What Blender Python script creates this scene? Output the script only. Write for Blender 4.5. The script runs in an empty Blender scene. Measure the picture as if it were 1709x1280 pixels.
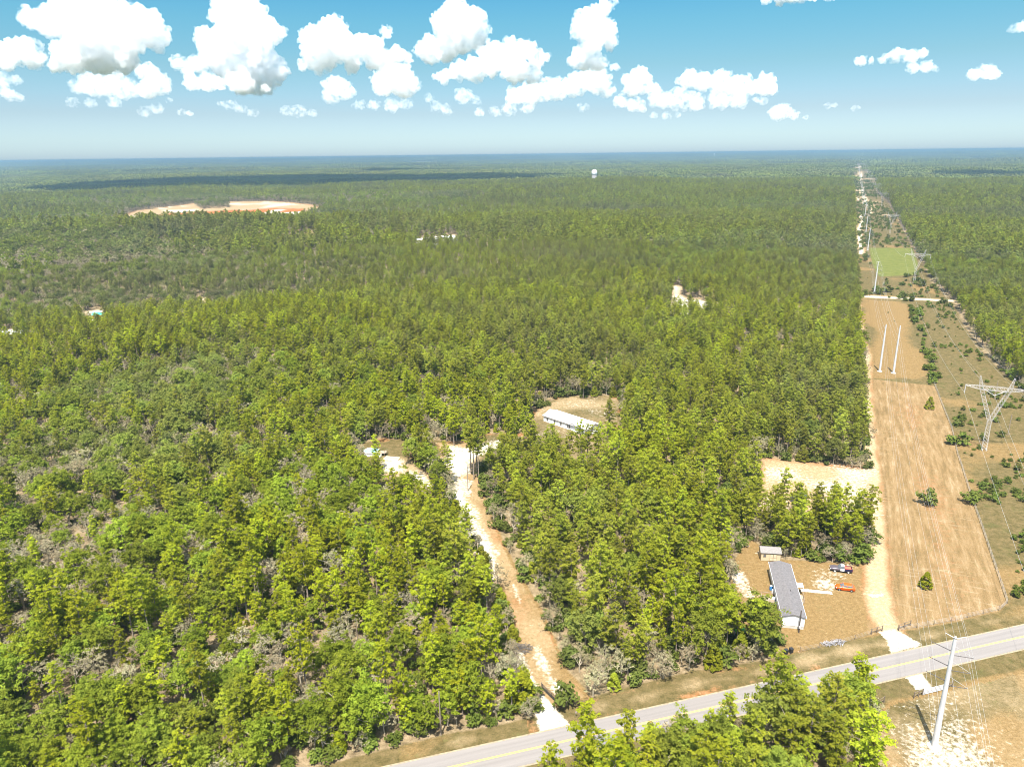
import bpy, math, random
import numpy as np
from mathutils import Vector, Matrix
R = math.radians
sc = bpy.context.scene
COL = sc.collection
rng = np.random.default_rng(7)
random.seed(7)

# ------------------------------------------------------------------ camera
PW, PH, PF = 1709.0, 1280.0, 1230.0
PITCH = math.atan(382 / PF); ROLL = 0.0123; CAMH = 100.0
cam = bpy.data.cameras.new('camera'); camo = bpy.data.objects.new('camera', cam); COL.objects.link(camo)
cam.sensor_width = 36; cam.lens = PF / PW * 36; cam.clip_start = 1; cam.clip_end = 300000
r0 = Vector((1, 0, 0)); u0 = Vector((0, math.sin(PITCH), math.cos(PITCH))); f0 = Vector((0, math.cos(PITCH), -math.sin(PITCH)))
cr, sr = math.cos(ROLL), math.sin(ROLL)
eu = r0 * cr - u0 * sr; ev = r0 * sr + u0 * cr
m = Matrix((eu, ev, -f0)).transposed().to_4x4(); m.translation = (0, 0, CAMH)
camo.matrix_world = m; sc.camera = camo

# ------------------------------------------------------------------ world, sun, exposure
SUN_EL = R(65); SUN_AZ = R(192.8)
w = bpy.data.worlds.new('World'); sc.world = w; w.use_nodes = True
nt = w.node_tree; nt.nodes.clear()
out = nt.nodes.new('ShaderNodeOutputWorld'); bg = nt.nodes.new('ShaderNodeBackground')
sky = nt.nodes.new('ShaderNodeTexSky'); sky.sky_type = 'NISHITA'; sky.sun_disc = False
sky.sun_elevation = SUN_EL; sky.sun_rotation = SUN_AZ; sky.air_density = 1.0; sky.dust_density = 0.6; sky.ozone_density = 1.4
hs = nt.nodes.new('ShaderNodeHueSaturation'); hs.inputs['Hue'].default_value = 0.492; hs.inputs['Saturation'].default_value = 1.1
nt.links.new(sky.outputs[0], hs.inputs['Color']) 
tcw = nt.nodes.new('ShaderNodeTexCoord'); sxw = nt.nodes.new('ShaderNodeSeparateXYZ'); nt.links.new(tcw.outputs['Generated'], sxw.inputs[0])
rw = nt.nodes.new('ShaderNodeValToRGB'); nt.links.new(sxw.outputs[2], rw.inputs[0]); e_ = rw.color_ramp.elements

SKYT = [(0, (.42, .56, .80)), (.012, (.42, .56, .77)), (.05, (.36, .425, .54)), (.104, (.32, .44, .47)), (.153, (.265, .47, .49)), (.206, (.19, .46, .53)), (.36, (.75, .80, .80)), (.55, (2.1, 1.8, 1.45)), (1, (3.3, 2.5, 1.8))]  # tint by height; overhead stops raised to warm white as added fill light
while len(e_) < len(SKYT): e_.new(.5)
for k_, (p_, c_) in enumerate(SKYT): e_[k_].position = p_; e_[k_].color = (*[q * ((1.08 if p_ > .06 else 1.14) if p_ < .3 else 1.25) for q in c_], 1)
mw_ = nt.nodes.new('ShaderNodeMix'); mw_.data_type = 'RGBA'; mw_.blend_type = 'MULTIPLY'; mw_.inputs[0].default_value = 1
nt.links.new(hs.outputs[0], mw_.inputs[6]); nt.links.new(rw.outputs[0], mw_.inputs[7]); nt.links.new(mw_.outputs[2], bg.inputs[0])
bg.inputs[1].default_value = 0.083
nt.links.new(bg.outputs[0], out.inputs[0])
sl = bpy.data.lights.new('sun', 'SUN'); sl.energy = 4.7; sl.angle = R(0.55); sl.color = (1, .95, .86)
so = bpy.data.objects.new('sun', sl); COL.objects.link(so)
sdir = Vector((math.sin(SUN_AZ) * math.cos(SUN_EL), math.cos(SUN_AZ) * math.cos(SUN_EL), math.sin(SUN_EL)))
so.rotation_euler = sdir.to_track_quat('Z', 'Y').to_euler()
sc.view_settings.view_transform = 'Standard'; sc.view_settings.look = 'None'
sc.view_settings.exposure = 1.57; sc.view_settings.gamma = 1
sc.cycles.max_bounces = 18; sc.cycles.diffuse_bounces = 3; sc.cycles.glossy_bounces = 2
sc.cycles.transmission_bounces = 3; sc.cycles.transparent_max_bounces = 18; sc.cycles.volume_bounces = 16
sc.cycles.use_denoising = True; sc.cycles.filter_width = 1.0; sc.cycles.sample_clamp_indirect = 4.0

# ------------------------------------------------------------------ terrain
def sstep(a, b, x):
    t = np.clip((x - a) / (b - a), 0, 1); return t * t * (3 - 2 * t)
def hsh(i, j, s):
    i = i.astype(np.int64); j = j.astype(np.int64)
    v = (i * 374761393 + j * 668265263 + s * 1442695041) & 0xFFFFFFFF
    v = ((v ^ (v >> 13)) * 1274126177) & 0xFFFFFFFF
    return ((v ^ (v >> 16)) & 0xFFFF) / 65535.0
def vnoise(x, y, sc_, s=0):
    x = np.asarray(x, float) / sc_; y = np.asarray(y, float) / sc_
    i = np.floor(x); j = np.floor(y); fx = x - i; fy = y - j
    fx = fx * fx * (3 - 2 * fx); fy = fy * fy * (3 - 2 * fy)
    return (hsh(i, j, s) * (1 - fx) + hsh(i + 1, j, s) * fx) * (1 - fy) + (hsh(i, j + 1, s) * (1 - fx) + hsh(i + 1, j + 1, s) * fx) * fy
def fbm(x, y, sc_, s=0, o=3):
    t = 0; a = .5
    for k in range(o): t = t + a * vnoise(x, y, sc_ / 2 ** k, s + k); a *= .5
    return t / (1 - .5 ** o)
def gau(x, y, cx, cy, sx, sy, rot=0):
    c, s = math.cos(rot), math.sin(rot); dx = x - cx; dy = y - cy
    a = (dx * c + dy * s) / sx; b = (-dx * s + dy * c) / sy
    return np.exp(-(a * a + b * b) / 2)
def hgt(x, y):
    x = np.asarray(x, float); y = np.asarray(y, float)
    r = np.hypot(x, y)
    k = sstep(450, 1300, r)
    corr = np.exp(-((x - .443 * y - 40) / 160) ** 2)
    h = k * (1 - .7 * corr) * (22 * (fbm(x, y, 900, 11, 2) - .5) + 13 * (vnoise(x, y, 330, 15) - .5))
    h = h + sstep(2500, 9000, r) * 46 * (fbm(x, y, 3400, 21, 3) - .55) + sstep(9000, 30000, r) * 26
    h = h - 13 * gau(x, y, -300, 545, 170, 70, .12) + 9 * gau(x, y, -120, 410, 120, 50, -.3)
    h = h + 19 * gau(x, y, -520, 930, 360, 75, .04) - 13 * gau(x, y, -480, 1220, 420, 110, .05)
    h = h - 7 * gau(x, y, -560, 1530, 160, 90, .1)
    return h
def ray(px, py):
    u = (px - PW / 2) / PF; v = -(py - PH / 2) / PF
    a = u * cr + v * sr; b = -u * sr + v * cr
    return a, math.cos(PITCH) + b * math.sin(PITCH), -math.sin(PITCH) + b * math.cos(PITCH)
def G(px, py, z=0):
    """ground point (plus z metres) seen at a photograph pixel"""
    d = ray(px, py); X = Y = 0; zz = z
    for _ in range(8):
        t = (CAMH - zz) / -d[2]; X, Y = d[0] * t, d[1] * t
        zz = z + .5 * (zz - z) + .5 * float(hgt(X, Y))
    return X, Y
def PRJ(X, Y, Z):
    Z = Z - CAMH
    f = Y * math.cos(PITCH) - Z * math.sin(PITCH); b = Y * math.sin(PITCH) + Z * math.cos(PITCH)
    return PW / 2 + PF * (X * cr - b * sr) / f, PH / 2 - PF * (X * sr + b * cr) / f, f
def P(*pts): return np.array([G(*p) for p in pts])
def ground_z(x, y): return float(hgt(x, y))

def poly_sd(x, y, poly, closed=True):
    """signed distance to polygon, positive inside; only near its box"""
    x0, y0 = poly.min(0) - 40; x1, y1 = poly.max(0) + 40
    out = np.full(x.shape, -40.0)
    s = np.where((x > x0) & (x < x1) & (y > y0) & (y < y1))[0]
    if len(s) == 0: return out
    px, py = x[s], y[s]; n = len(poly)
    ins = np.zeros(len(s), bool); d = np.full(len(s), 1e9)
    for i in range(n if closed else n - 1):
        ax, ay = poly[i]; bx, by = poly[(i + 1) % n]
        ex, ey = bx - ax, by - ay
        t = np.clip(((px - ax) * ex + (py - ay) * ey) / (ex * ex + ey * ey + 1e-9), 0, 1)
        d = np.minimum(d, np.hypot(px - ax - t * ex, py - ay - t * ey))
        if closed and ay != by:
            c = ((ay > py) != (by > py)) & (px < (bx - ax) * (py - ay) / (by - ay) + ax)
            ins ^= c
    out[s] = np.where(ins, d, -d)
    return out

# ------------------------------------------------------------------ layout (pixel traces put on the ground)
road_c0 = np.array([109.3, 134.6]); road_c1 = np.array([-4.9, 102.9]); rd = (road_c1 - road_c0) / np.linalg.norm(road_c1 - road_c0)
rn = np.array([-rd[1], rd[0]]); rn = rn if rn[1] > 0 else -rn          # towards the far side
ROADW = 3.15
def road_pt(s, off): return road_c0 + rd * s + rn * off
RA, RB = -240, 330                                                     # along-road extent
def corr_left(Y): return 117.5 + .443 * (Y - 224)
CR = [(200, 255), (220, 301), (231.6, 336), (246.5, 377), (268.5, 427), (300.6, 493), (330, 575), (383.8, 688), (427, 790), (466, 873), (577, 1117), (700, 1391), (930, 1935), (1168, 2414)]
corridor = np.array([(60, 95)] + [(corr_left(y), y) for y in (160, 300, 500, 900, 2400, 5000, 9000)] + [(corr_left(9000) + 110, 9000), (corr_left(5000) + 95, 5000)] + CR[::-1] + [(190, 200), (190, 60), (75, 40)])
drive = P((905, 1186), (875, 1120), (855, 1045), (836, 985), (812, 935), (785, 895), (762, 850), (748, 815), (738, 785), (731, 755), (726, 738), (782, 738), (797, 765), (803, 795), (810, 830), (824, 865), (842, 905), (862, 945), (885, 985), (905, 1015), (925, 1060), (950, 1120), (990, 1166))
drive_white_top = P((735, 768), (775, 750), (795, 757), (775, 785), (766, 800), (774, 830), (794, 858), (808, 895), (822, 935), (832, 965), (818, 968), (800, 935), (778, 895), (762, 862), (750, 834), (752, 790))
drive_white_low = P((862, 1085), (872, 1088), (884, 1120), (900, 1150), (908, 1172), (894, 1172), (880, 1140), (866, 1110))
pool_yard = P((606, 738), (640, 735), (672, 731), (684, 762), (708, 780), (722, 796), (742, 815, 4), (700, 818, 8), (655, 800, 8), (620, 790, 8), (614, 772, 4), (600, 750, 4))
pool_sand = P((632, 780), (640, 768), (665, 768), (690, 782), (716, 798), (735, 815), (700, 812), (672, 792), (640, 792))
top_clear = P((718, 734), (782, 738), (814, 724), (880, 725), (878, 740, 3), (815, 750, 3), (797, 790), (745, 806), (735, 770))
house_clear = P((866, 712, 2), (884, 700), (892, 684), (912, 676), (930, 664), (958, 660), (975, 666), (1003, 659), (1034, 665), (1040, 680), (1032, 692), (1044, 706, 3), (1030, 724, 9), (988, 740, 9), (940, 736, 9), (896, 727, 8))
dirt_lot = P((1268, 763), (1350, 772), (1452, 785), (1462, 825), (1458, 852, 5), (1412, 838, 7), (1350, 824, 8), (1262, 813, 9))
yard = P((1233, 922), (1255, 900), (1268, 910), (1302, 934), (1385, 938), (1452, 936), (1480, 950), (1488, 1054), (1305, 1092), (1298, 1072), (1284, 1062), (1262, 1045, 5), (1236, 1020, 6), (1222, 990, 3), (1222, 950))
verge_far = np.array([tuple(road_pt(-200, 3)), tuple(road_pt(-200, 16))] + list(map(tuple, P((1709, 1008), (1680, 1016), (1594, 1034), (1500, 1052), (1400, 1066), (1300, 1088), (1285, 1100), (1218, 1112), (1152, 1119), (1056, 1144), (997, 1160), (905, 1192), (850, 1205), (740, 1226), (640, 1250), (540, 1275), (430, 1310)))) + [tuple(road_pt(RB, 12)), tuple(road_pt(RB, 3))])
verge_near = np.array([tuple(road_pt(-200, -3)), tuple(road_pt(-200, -9)), tuple(road_pt(42, -8)), tuple(road_pt(55, -6)), tuple(road_pt(85, -7.5)), tuple(road_pt(108, -11.5)), tuple(road_pt(RB, -12)), tuple(road_pt(RB, -3))])
pad = np.array([tuple(road_pt(-200, -8)), tuple(road_pt(42, -8))] + list(map(tuple, P((1452, 1200), (1452, 1300)))) + [(60, 40), (200, 40)])
field_s = P((1448, 1060), (1500, 1054), (1594, 1037), (1669, 1019), (1681, 1007), (1652, 921), (1640, 885), (1619.5, 827), (1598, 760), (1588, 715), (1574, 681), (1560, 644), (1448, 632), (1449, 760))
field_n = P((1445, 632), (1556, 640), (1545, 574), (1528, 526), (1516, 502), (1430, 496), (1437, 560))
greenf = P((1451, 414), (1523, 414), (1532, 440), (1528, 459), (1467, 462), (1456, 440))
track = [(1431, 500, 1.2), (1437, 560, 1.7), (1446, 600, 2.1), (1445, 640, 1.8), (1449, 700, 1.7), (1453, 760, 2), (1457, 800, 2), (1461, 862, 2.1), (1462, 925, 2.5), (1463, 984, 2.8), (1474, 1032, 2.5), (1486, 1052, 2.2)]
track_far = [[(1437, 424), (1437, 410), (1435, 400), (1434, 381), (1440, 368), (1435, 358)], [(1522, 360), (1492, 359), (1452, 358), (1452, 347), (1446, 342), (1431, 332), (1431, 320), (1434, 316)], [(1446, 342), (1445, 332), (1438, 322), (1438, 300), (1436, 280), (1431, 266)]]
cross_road = P((1424, 492), (1592, 501), (1592, 504), (1424, 495.5))
apron_e = P((1466, 1054), (1493, 1050), (1512, 1060), (1540, 1076), (1487, 1089), (1480, 1068))
apron_s = P((1509, 1128), (1537, 1122), (1556, 1148), (1545, 1152), (1529, 1150))
apron_w = P((888, 1168), (908, 1160), (950, 1208), (948, 1212), (900, 1224), (896, 1200))
pit = P((185, 366), (225, 352), (300, 343), (345, 337), (440, 336), (515, 342), (545, 348), (515, 362), (450, 374), (330, 378), (230, 380), (190, 376))
pit_isl = P((325, 344), (345, 341), (378, 341), (384, 346), (360, 348.5), (335, 348.5))
pit_white = P((395, 353), (440, 350), (505, 349.5), (505, 360), (440, 374), (300, 378), (280, 366), (330, 361))
pit_rim = P((375, 339.5), (440, 337), (515, 342), (500, 342.5), (440, 340), (380, 341.5))
pit_or = P((215, 370), (225, 362), (290, 353), (325, 352), (380, 349), (440, 344.5), (508, 346.5), (508, 350.5), (400, 356), (330, 361), (270, 374))
clr_more = {
    'tan1': P((470, 405), (495, 393), (520, 385), (530, 392), (520, 402)),
    'grn1': P((555, 325), (600, 319), (700, 318), (700, 321), (600, 324)),
    'sand1': P((1122, 479), (1130, 476), (1137, 482), (1134, 492), (1146, 500), (1168, 501), (1188, 505), (1196, 512), (1170, 517, 3), (1140, 516, 4), (1122, 520, 4), (1112, 512, 3), (1124, 500)),
    'path1': P((1210, 625), (1232, 600), (1246, 572), (1254, 574), (1242, 604), (1222, 630)),
    'tan2': P((1295, 575), (1320, 575), (1320, 600), (1295, 600)),
    'lotw1': P((140, 520), (172, 516), (182, 524), (170, 540, 4), (140, 538, 4)),
    'lotw2': P((193, 522), (210, 518), (215, 532, 3), (195, 532, 3)),
    'lotw3': P((238, 512), (252, 510), (260, 524), (245, 528)),
    'lotw4': P((326, 500), (342, 498), (346, 524), (332, 520)),
    'lotw5': P((6, 549), (28, 547), (30, 560, 4), (4, 562, 4)),
    'hs1': P((700, 396), (760, 392), (765, 402, 4), (700, 406, 4)),
    'far_or': P((685, 271.5), (730, 270.5), (730, 272.5), (685, 273.5)),
    'far_w': P((1612, 265), (1635, 264), (1640, 270), (1620, 271)),
    'far_w2': P((1645, 264), (1672, 268), (1668, 270), (1642, 266)),
    'far_fl': P((610, 278), (700, 276), (700, 277.5), (610, 279)),
}
CLEAR = [corridor, drive, pool_yard, top_clear, house_clear, dirt_lot, yard, verge_far, verge_near, pad, pit] + list(clr_more.values())
ROADPOLY = np.array([tuple(road_pt(RA, 3.4)), tuple(road_pt(RB, 3.4)), tuple(road_pt(RB, -3.4)), tuple(road_pt(RA, -3.4))])

def capsules(x, y, pts):
    """distance to a polyline of (px,py,halfwidth): positive inside"""
    w_ = [p[2] for p in pts]; q = P(*[(p[0], p[1]) for p in pts])
    best = np.full(x.shape, -40.0)
    for i in range(len(q) - 1):
        (ax, ay), (bx, by) = q[i], q[i + 1]; ex, ey = bx - ax, by - ay
        t = np.clip(((x - ax) * ex + (y - ay) * ey) / (ex * ex + ey * ey), 0, 1)
        best = np.maximum(best, w_[i] + (w_[i + 1] - w_[i]) * t - np.hypot(x - ax - t * ex, y - ay - t * ey))
    return best

# ------------------------------------------------------------------ materials
def mat(name):
    m = bpy.data.materials.new(name); m.use_nodes = True
    return m, m.node_tree, m.node_tree.nodes['Principled BSDF']
def N(nt, t, **k):
    n = nt.nodes.new(t)
    for a, b in k.items():
        if a.startswith('i_'):
            n.inputs[a[2:].replace('_', ' ')].default_value = b
        else: setattr(n, a, b)
    return n
def noise(nt, scale, detail=3, rough=.55, vec=None):
    n = N(nt, 'ShaderNodeTexNoise'); n.inputs['Scale'].default_value = scale; n.inputs['Detail'].default_value = detail; n.inputs['Roughness'].default_value = rough
    if vec is not None: nt.links.new(vec, n.inputs['Vector'])
    return n.outputs['Fac']
def ramp(nt, fac, stops):
    r = N(nt, 'ShaderNodeValToRGB'); e = r.color_ramp.elements
    while len(e) < len(stops): e.new(.5)
    for k, (p, c) in enumerate(stops): e[k].position = p; e[k].color = (*c, 1)
    nt.links.new(fac, r.inputs[0]); return r.outputs[0]
def mathn(nt, op, a, b=None, clamp=False):
    n = N(nt, 'ShaderNodeMath', operation=op); n.use_clamp = clamp
    for k, v in enumerate((a, b)):
        if v is None: continue
        if isinstance(v, (int, float)): n.inputs[k].default_value = v
        else: nt.links.new(v, n.inputs[k])
    return n.outputs[0]
def mixc(nt, fac, a, b, mode='MIX'):
    n = N(nt, 'ShaderNodeMix', data_type='RGBA', blend_type=mode)
    for s, v in ((n.inputs[0], fac), (n.inputs[6], a), (n.inputs[7], b)):
        if isinstance(v, (int, float)): s.default_value = v
        elif isinstance(v, tuple): s.default_value = (*v, 1)
        else: nt.links.new(v, s)
    return n.outputs[2]
MATS = {}
def simple(name, col, rough=.7, var=.12, scale=3., metal=0, spec=.3, bump=0):
    if name in MATS: return MATS[name]
    m, nt, b = mat(name)
    tc = N(nt, 'ShaderNodeTexCoord')
    f = noise(nt, scale, 4, .6, tc.outputs['Object'])
    c = ramp(nt, f, [(.3, tuple(x * (1 - var) for x in col)), (.7, tuple(min(1, x * (1 + var)) for x in col))])
    nt.links.new(c, b.inputs['Base Color']); b.inputs['Roughness'].default_value = rough; b.inputs['Metallic'].default_value = metal
    b.inputs['Specular IOR Level'].default_value = spec
    if bump:
        bp = N(nt, 'ShaderNodeBump'); bp.inputs['Strength'].default_value = bump; nt.links.new(f, bp.inputs['Height']); nt.links.new(bp.outputs[0], b.inputs['Normal'])
    MATS[name] = m; return m

def ground_mat():
    m, nt, b = mat('ground_cover')
    geo = N(nt, 'ShaderNodeNewGeometry'); pos = geo.outputs['Position']
    A = N(nt, 'ShaderNodeAttribute', attribute_name='zone_a'); B = N(nt, 'ShaderNodeAttribute', attribute_name='zone_b')
    sa = N(nt, 'ShaderNodeSeparateColor'); sb = N(nt, 'ShaderNodeSeparateColor')
    nt.links.new(A.outputs['Color'], sa.inputs[0]); nt.links.new(B.outputs['Color'], sb.inputs[0])
    n_f = noise(nt, 1.1, 6, .7, pos); n_m = noise(nt, .16, 5, .65, pos); n_l = noise(nt, .03, 4, .6, pos); n_x = noise(nt, .55, 4, .7, pos)
    n_far = noise(nt, .012, 6, .7, pos)
    def thr(v, nz, k=1.2, sh=4.):
        a = mathn(nt, 'ADD', v, mathn(nt, 'MULTIPLY', mathn(nt, 'SUBTRACT', nz, .5), k))
        return mathn(nt, 'MULTIPLY', mathn(nt, 'SUBTRACT', a, .5 - .5 / sh), sh, True)
    # forest floor: needle litter, reddish brown, darker humus and grey twigs
    floor = ramp(nt, n_x, [(.3, (.10, .074, .042)), (.5, (.17, .128, .075)), (.72, (.27, .21, .135))])
    floor = mixc(nt, thr(.0, n_m, 2.2, 3), floor, (.07, .085, .025))
    # beyond the modelled trees: forest seen from afar
    d = N(nt, 'ShaderNodeVectorMath', operation='LENGTH'); nt.links.new(pos, d.inputs[0])
    farw = mathn(nt, 'MULTIPLY', mathn(nt, 'SUBTRACT', d.outputs['Value'], 2600), 1 / 500, True)
    farc = ramp(nt, n_far, [(.3, (.022, .035, .012)), (.7, (.055, .07, .02))])
    floor = mixc(nt, farw, floor, farc)
    grass = ramp(nt, n_x, [(.3, (0.0624, 0.0520, 0.0182)), (.5, (0.1040, 0.0806, 0.0338)), (.72, (0.1508, 0.1092, 0.0520))])
    grass = mixc(nt, thr(.14, n_m, 2.0, 2), grass, (0.0546, 0.0650, 0.0166))
    tan = ramp(nt, n_f, [(.28, (.135, .086, .034)), (.5, (.195, .128, .053)), (.75, (.26, .18, .088))])
    tan = mixc(nt, thr(0., n_m, 1.9, 2), tan, (0.1118, 0.0858, 0.0312))
    tan = mixc(nt, thr(-.02, n_l, 1.9, 2), tan, (0.2392, 0.1404, 0.0572))
    clay = ramp(nt, n_f, [(.3, (0.1664, 0.0754, 0.0286)), (.5, (0.2340, 0.1144, 0.0468)), (.72, (0.2912, 0.1768, 0.0936))])
    sand = ramp(nt, n_f, [(.25, (0.2704, 0.2184, 0.1404)), (.45, (0.3640, 0.3224, 0.2496)), (.7, (0.4472, 0.4264, 0.3744))])
    gre = ramp(nt, n_m, [(.3, (0.0832, 0.0988, 0.0208)), (.7, (0.1404, 0.1456, 0.0390))])
    # mowing rows and furrows, following the corridor
    mp = N(nt, 'ShaderNodeMapping'); mp.inputs['Rotation'].default_value = (0, 0, R(24)); nt.links.new(pos, mp.inputs[0])
    sx = N(nt, 'ShaderNodeSeparateXYZ'); nt.links.new(mp.outputs[0], sx.inputs[0])
    cb = N(nt, 'ShaderNodeCombineXYZ'); nt.links.new(mathn(nt, 'MULTIPLY', sx.outputs[0], .62), cb.inputs[0]); nt.links.new(mathn(nt, 'MULTIPLY', sx.outputs[1], .075), cb.inputs[1])
    rows = noise(nt, 1.0, 5, .7, cb.outputs[0])
    cb2 = N(nt, 'ShaderNodeCombineXYZ'); nt.links.new(mathn(nt, 'MULTIPLY', sx.outputs[0], .13), cb2.inputs[0]); nt.links.new(mathn(nt, 'MULTIPLY', sx.outputs[1], .75), cb2.inputs[1])
    ruts = noise(nt, 1.0, 4, .75, cb2.outputs[0])
    rowc = ramp(nt, rows, [(.30, (.135, .095, .042)), (.45, (.195, .128, .058)), (.58, (.245, .165, .082)), (.70, (.32, .24, .145))])
    rowc = mixc(nt, thr(0, n_m, 1.6, 2), rowc, tan)
    rutm = mathn(nt, 'MULTIPLY', mathn(nt, 'MULTIPLY', mathn(nt, 'SUBTRACT', ruts, .54), 9, True), mathn(nt, 'MULTIPLY', mathn(nt, 'SUBTRACT', n_l, .42), 5, True))
    rowc = mixc(nt, mathn(nt, 'MULTIPLY', rutm, .5), rowc, (0.3744, 0.2912, 0.1872))
    def k8(c_, f): return mixc(nt, 1.0, c_, (f, f, f), 'MULTIPLY')
    grass, tan, clay, gre, rowc = k8(grass, .90), k8(tan, .80), k8(clay, .85), k8(gre, .85), k8(rowc, .78)
    cream = ramp(nt, n_f, [(.28, (.235, .165, .088)), (.5, (.30, .22, .128)), (.75, (.38, .30, .195))])
    c = mixc(nt, thr(sa.outputs[0], n_m, .8), floor, grass)
    c = mixc(nt, thr(sa.outputs[1], n_m, .8), c, tan)
    c = mixc(nt, thr(sb.outputs[2], n_x, .4), c, rowc)
    c = mixc(nt, thr(sa.outputs[2], n_x, .9), c, clay)
    c = mixc(nt, mathn(nt, 'SUBTRACT', sa.outputs[2], 1, True), c, (.30, .085, .02))
    c = mixc(nt, thr(sb.outputs[1], n_m, .5), c, gre)
    c = mixc(nt, mathn(nt, 'MULTIPLY', B.outputs['Alpha'], mathn(nt, 'ADD', mathn(nt, 'MULTIPLY', n_x, .5), .62), True), c, cream)
    c = mixc(nt, thr(sb.outputs[0], n_f, 1.3, 3), c, sand)
    n_h = noise(nt, 3.6, 4, .75, pos); n_s = noise(nt, .9, 2, .5, pos)
    tuft = ramp(nt, n_h, [(.30, (.62, .64, .60)), (.5, (1, 1, 1)), (.70, (1.26, 1.24, 1.2))])
    c = mixc(nt, 1.0, c, tuft, 'MULTIPLY')
    weeds = mathn(nt, 'MULTIPLY', mathn(nt, 'MULTIPLY', mathn(nt, 'SUBTRACT', n_s, .60), 12, True), mathn(nt, 'MULTIPLY', mathn(nt, 'SUBTRACT', n_m, .45), 6, True))
    weeds = mathn(nt, 'MULTIPLY', weeds, mathn(nt, 'SUBTRACT', .6, mathn(nt, 'MULTIPLY', sb.outputs[0], .6), True))
    c = mixc(nt, weeds, c, (.10, .095, .035))
    nt.links.new(c, b.inputs['Base Color']); b.inputs['Roughness'].default_value = .95; b.inputs['Specular IOR Level'].default_value = .05
    bp = N(nt, 'ShaderNodeBump'); bp.inputs['Strength'].default_value = .5; bp.inputs['Distance'].default_value = .35
    nt.links.new(mathn(nt, 'ADD', n_f, rows), bp.inputs['Height']); nt.links.new(bp.outputs[0], b.inputs['Normal'])
    return m

def leaf_mat(name, cols, tint_scale=.011, grey=(.13, .125, .075), transl=.35):
    """cols: ramp over the per-clump value"""
    m, nt, b = mat(name)
    at = N(nt, 'ShaderNodeAttribute', attribute_name='tone'); oi = N(nt, 'ShaderNodeObjectInfo')
    v = mathn(nt, 'ADD', mathn(nt, 'MULTIPLY', at.outputs['Fac'], .55), mathn(nt, 'MULTIPLY', oi.outputs['Random'], .45))
    c = ramp(nt, v, cols)
    big = noise(nt, tint_scale, 3, .6, oi.outputs['Location'])
    c = mixc(nt, mathn(nt, 'MULTIPLY', mathn(nt, 'SUBTRACT', big, .5), 2.6, True), c, grey)
    stand = noise(nt, .0042, 3, .6, oi.outputs['Location'])
    c = mixc(nt, mathn(nt, 'MULTIPLY', mathn(nt, 'SUBTRACT', stand, .47), 3.6, True), c, tuple(x * .74 for x in grey))
    hsv = N(nt, 'ShaderNodeHueSaturation')
    rnd2 = N(nt, 'ShaderNodeTexWhiteNoise'); nt.links.new(oi.outputs['Location'], rnd2.inputs['Vector'])
    nt.links.new(mathn(nt, 'ADD', mathn(nt, 'MULTIPLY', rnd2.outputs['Value'], .5), .76), hsv.inputs['Value'])
    nt.links.new(mathn(nt, 'ADD', mathn(nt, 'MULTIPLY', oi.outputs['Random'], .035), .4825), hsv.inputs['Hue'])
    nt.links.new(c, hsv.inputs['Color']); c = hsv.outputs[0]
    nt.links.new(c, b.inputs['Base Color']); b.inputs['Roughness'].default_value = .7; b.inputs['Specular IOR Level'].default_value = .05
    tr = N(nt, 'ShaderNodeBsdfTranslucent'); nt.links.new(c, tr.inputs[0])
    mx = N(nt, 'ShaderNodeMixShader'); mx.inputs[0].default_value = transl
    nt.links.new(b.outputs[0], mx.inputs[1]); nt.links.new(tr.outputs[0], mx.inputs[2])
    nt.links.new(mx.outputs[0], nt.nodes['Material Output'].inputs['Surface'])
    return m
M_GROUND = ground_mat()
M_PINE = leaf_mat('pine_needles', [(.1, (.165, .20, .012)), (.45, (.262, .292, .015)), (.8, (.385, .40, .024)), (1, (.48, .48, .045))], grey=(.26, .265, .085), transl=.58)
M_OAK = leaf_mat('oak_leaves', [(.1, (.125, .165, .014)), (.5, (.205, .25, .022)), (.9, (.32, .36, .036))], grey=(.23, .24, .10), transl=.54)
M_GREY = leaf_mat('grey_twigs', [(.1, (.165, .14, .08)), (.6, (.25, .22, .135)), (1, (.34, .305, .195))], grey=(.24, .22, .09), transl=.2)
M_MIDP = leaf_mat('mid_pine', [(.1, (.12, .14, .014)), (.45, (.195, .215, .02)), (.8, (.29, .305, .03)), (1, (.37, .37, .05))], .011, (.21, .21, .09), .5)
M_MIDO = leaf_mat('mid_oak', [(.1, (.09, .115, .014)), (.5, (.155, .185, .024)), (.9, (.24, .27, .036))], .011, (.19, .195, .095), .46)
M_FARP = leaf_mat('far_pine', [(.1, (.085, .10, .014)), (.5, (.14, .155, .02)), (1, (.21, .22, .03))], .004, (.14, .14, .06), .2)
M_FARO = leaf_mat('far_oak', [(.1, (.06, .08, .014)), (.5, (.11, .13, .022)), (1, (.17, .185, .035))], .004, (.13, .13, .06), .2)
M_SHRUB = leaf_mat('shrub_leaves', [(.1, (.055, .08, .014)), (.6, (.11, .14, .022)), (1, (.18, .20, .04))], grey=(.13, .14, .05))
M_BARK = simple('bark', (.21, .17, .135), .9, .3, 2)
M_BARKG = simple('grey_bark', (.34, .29, .21), .9, .2, 2)

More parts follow.
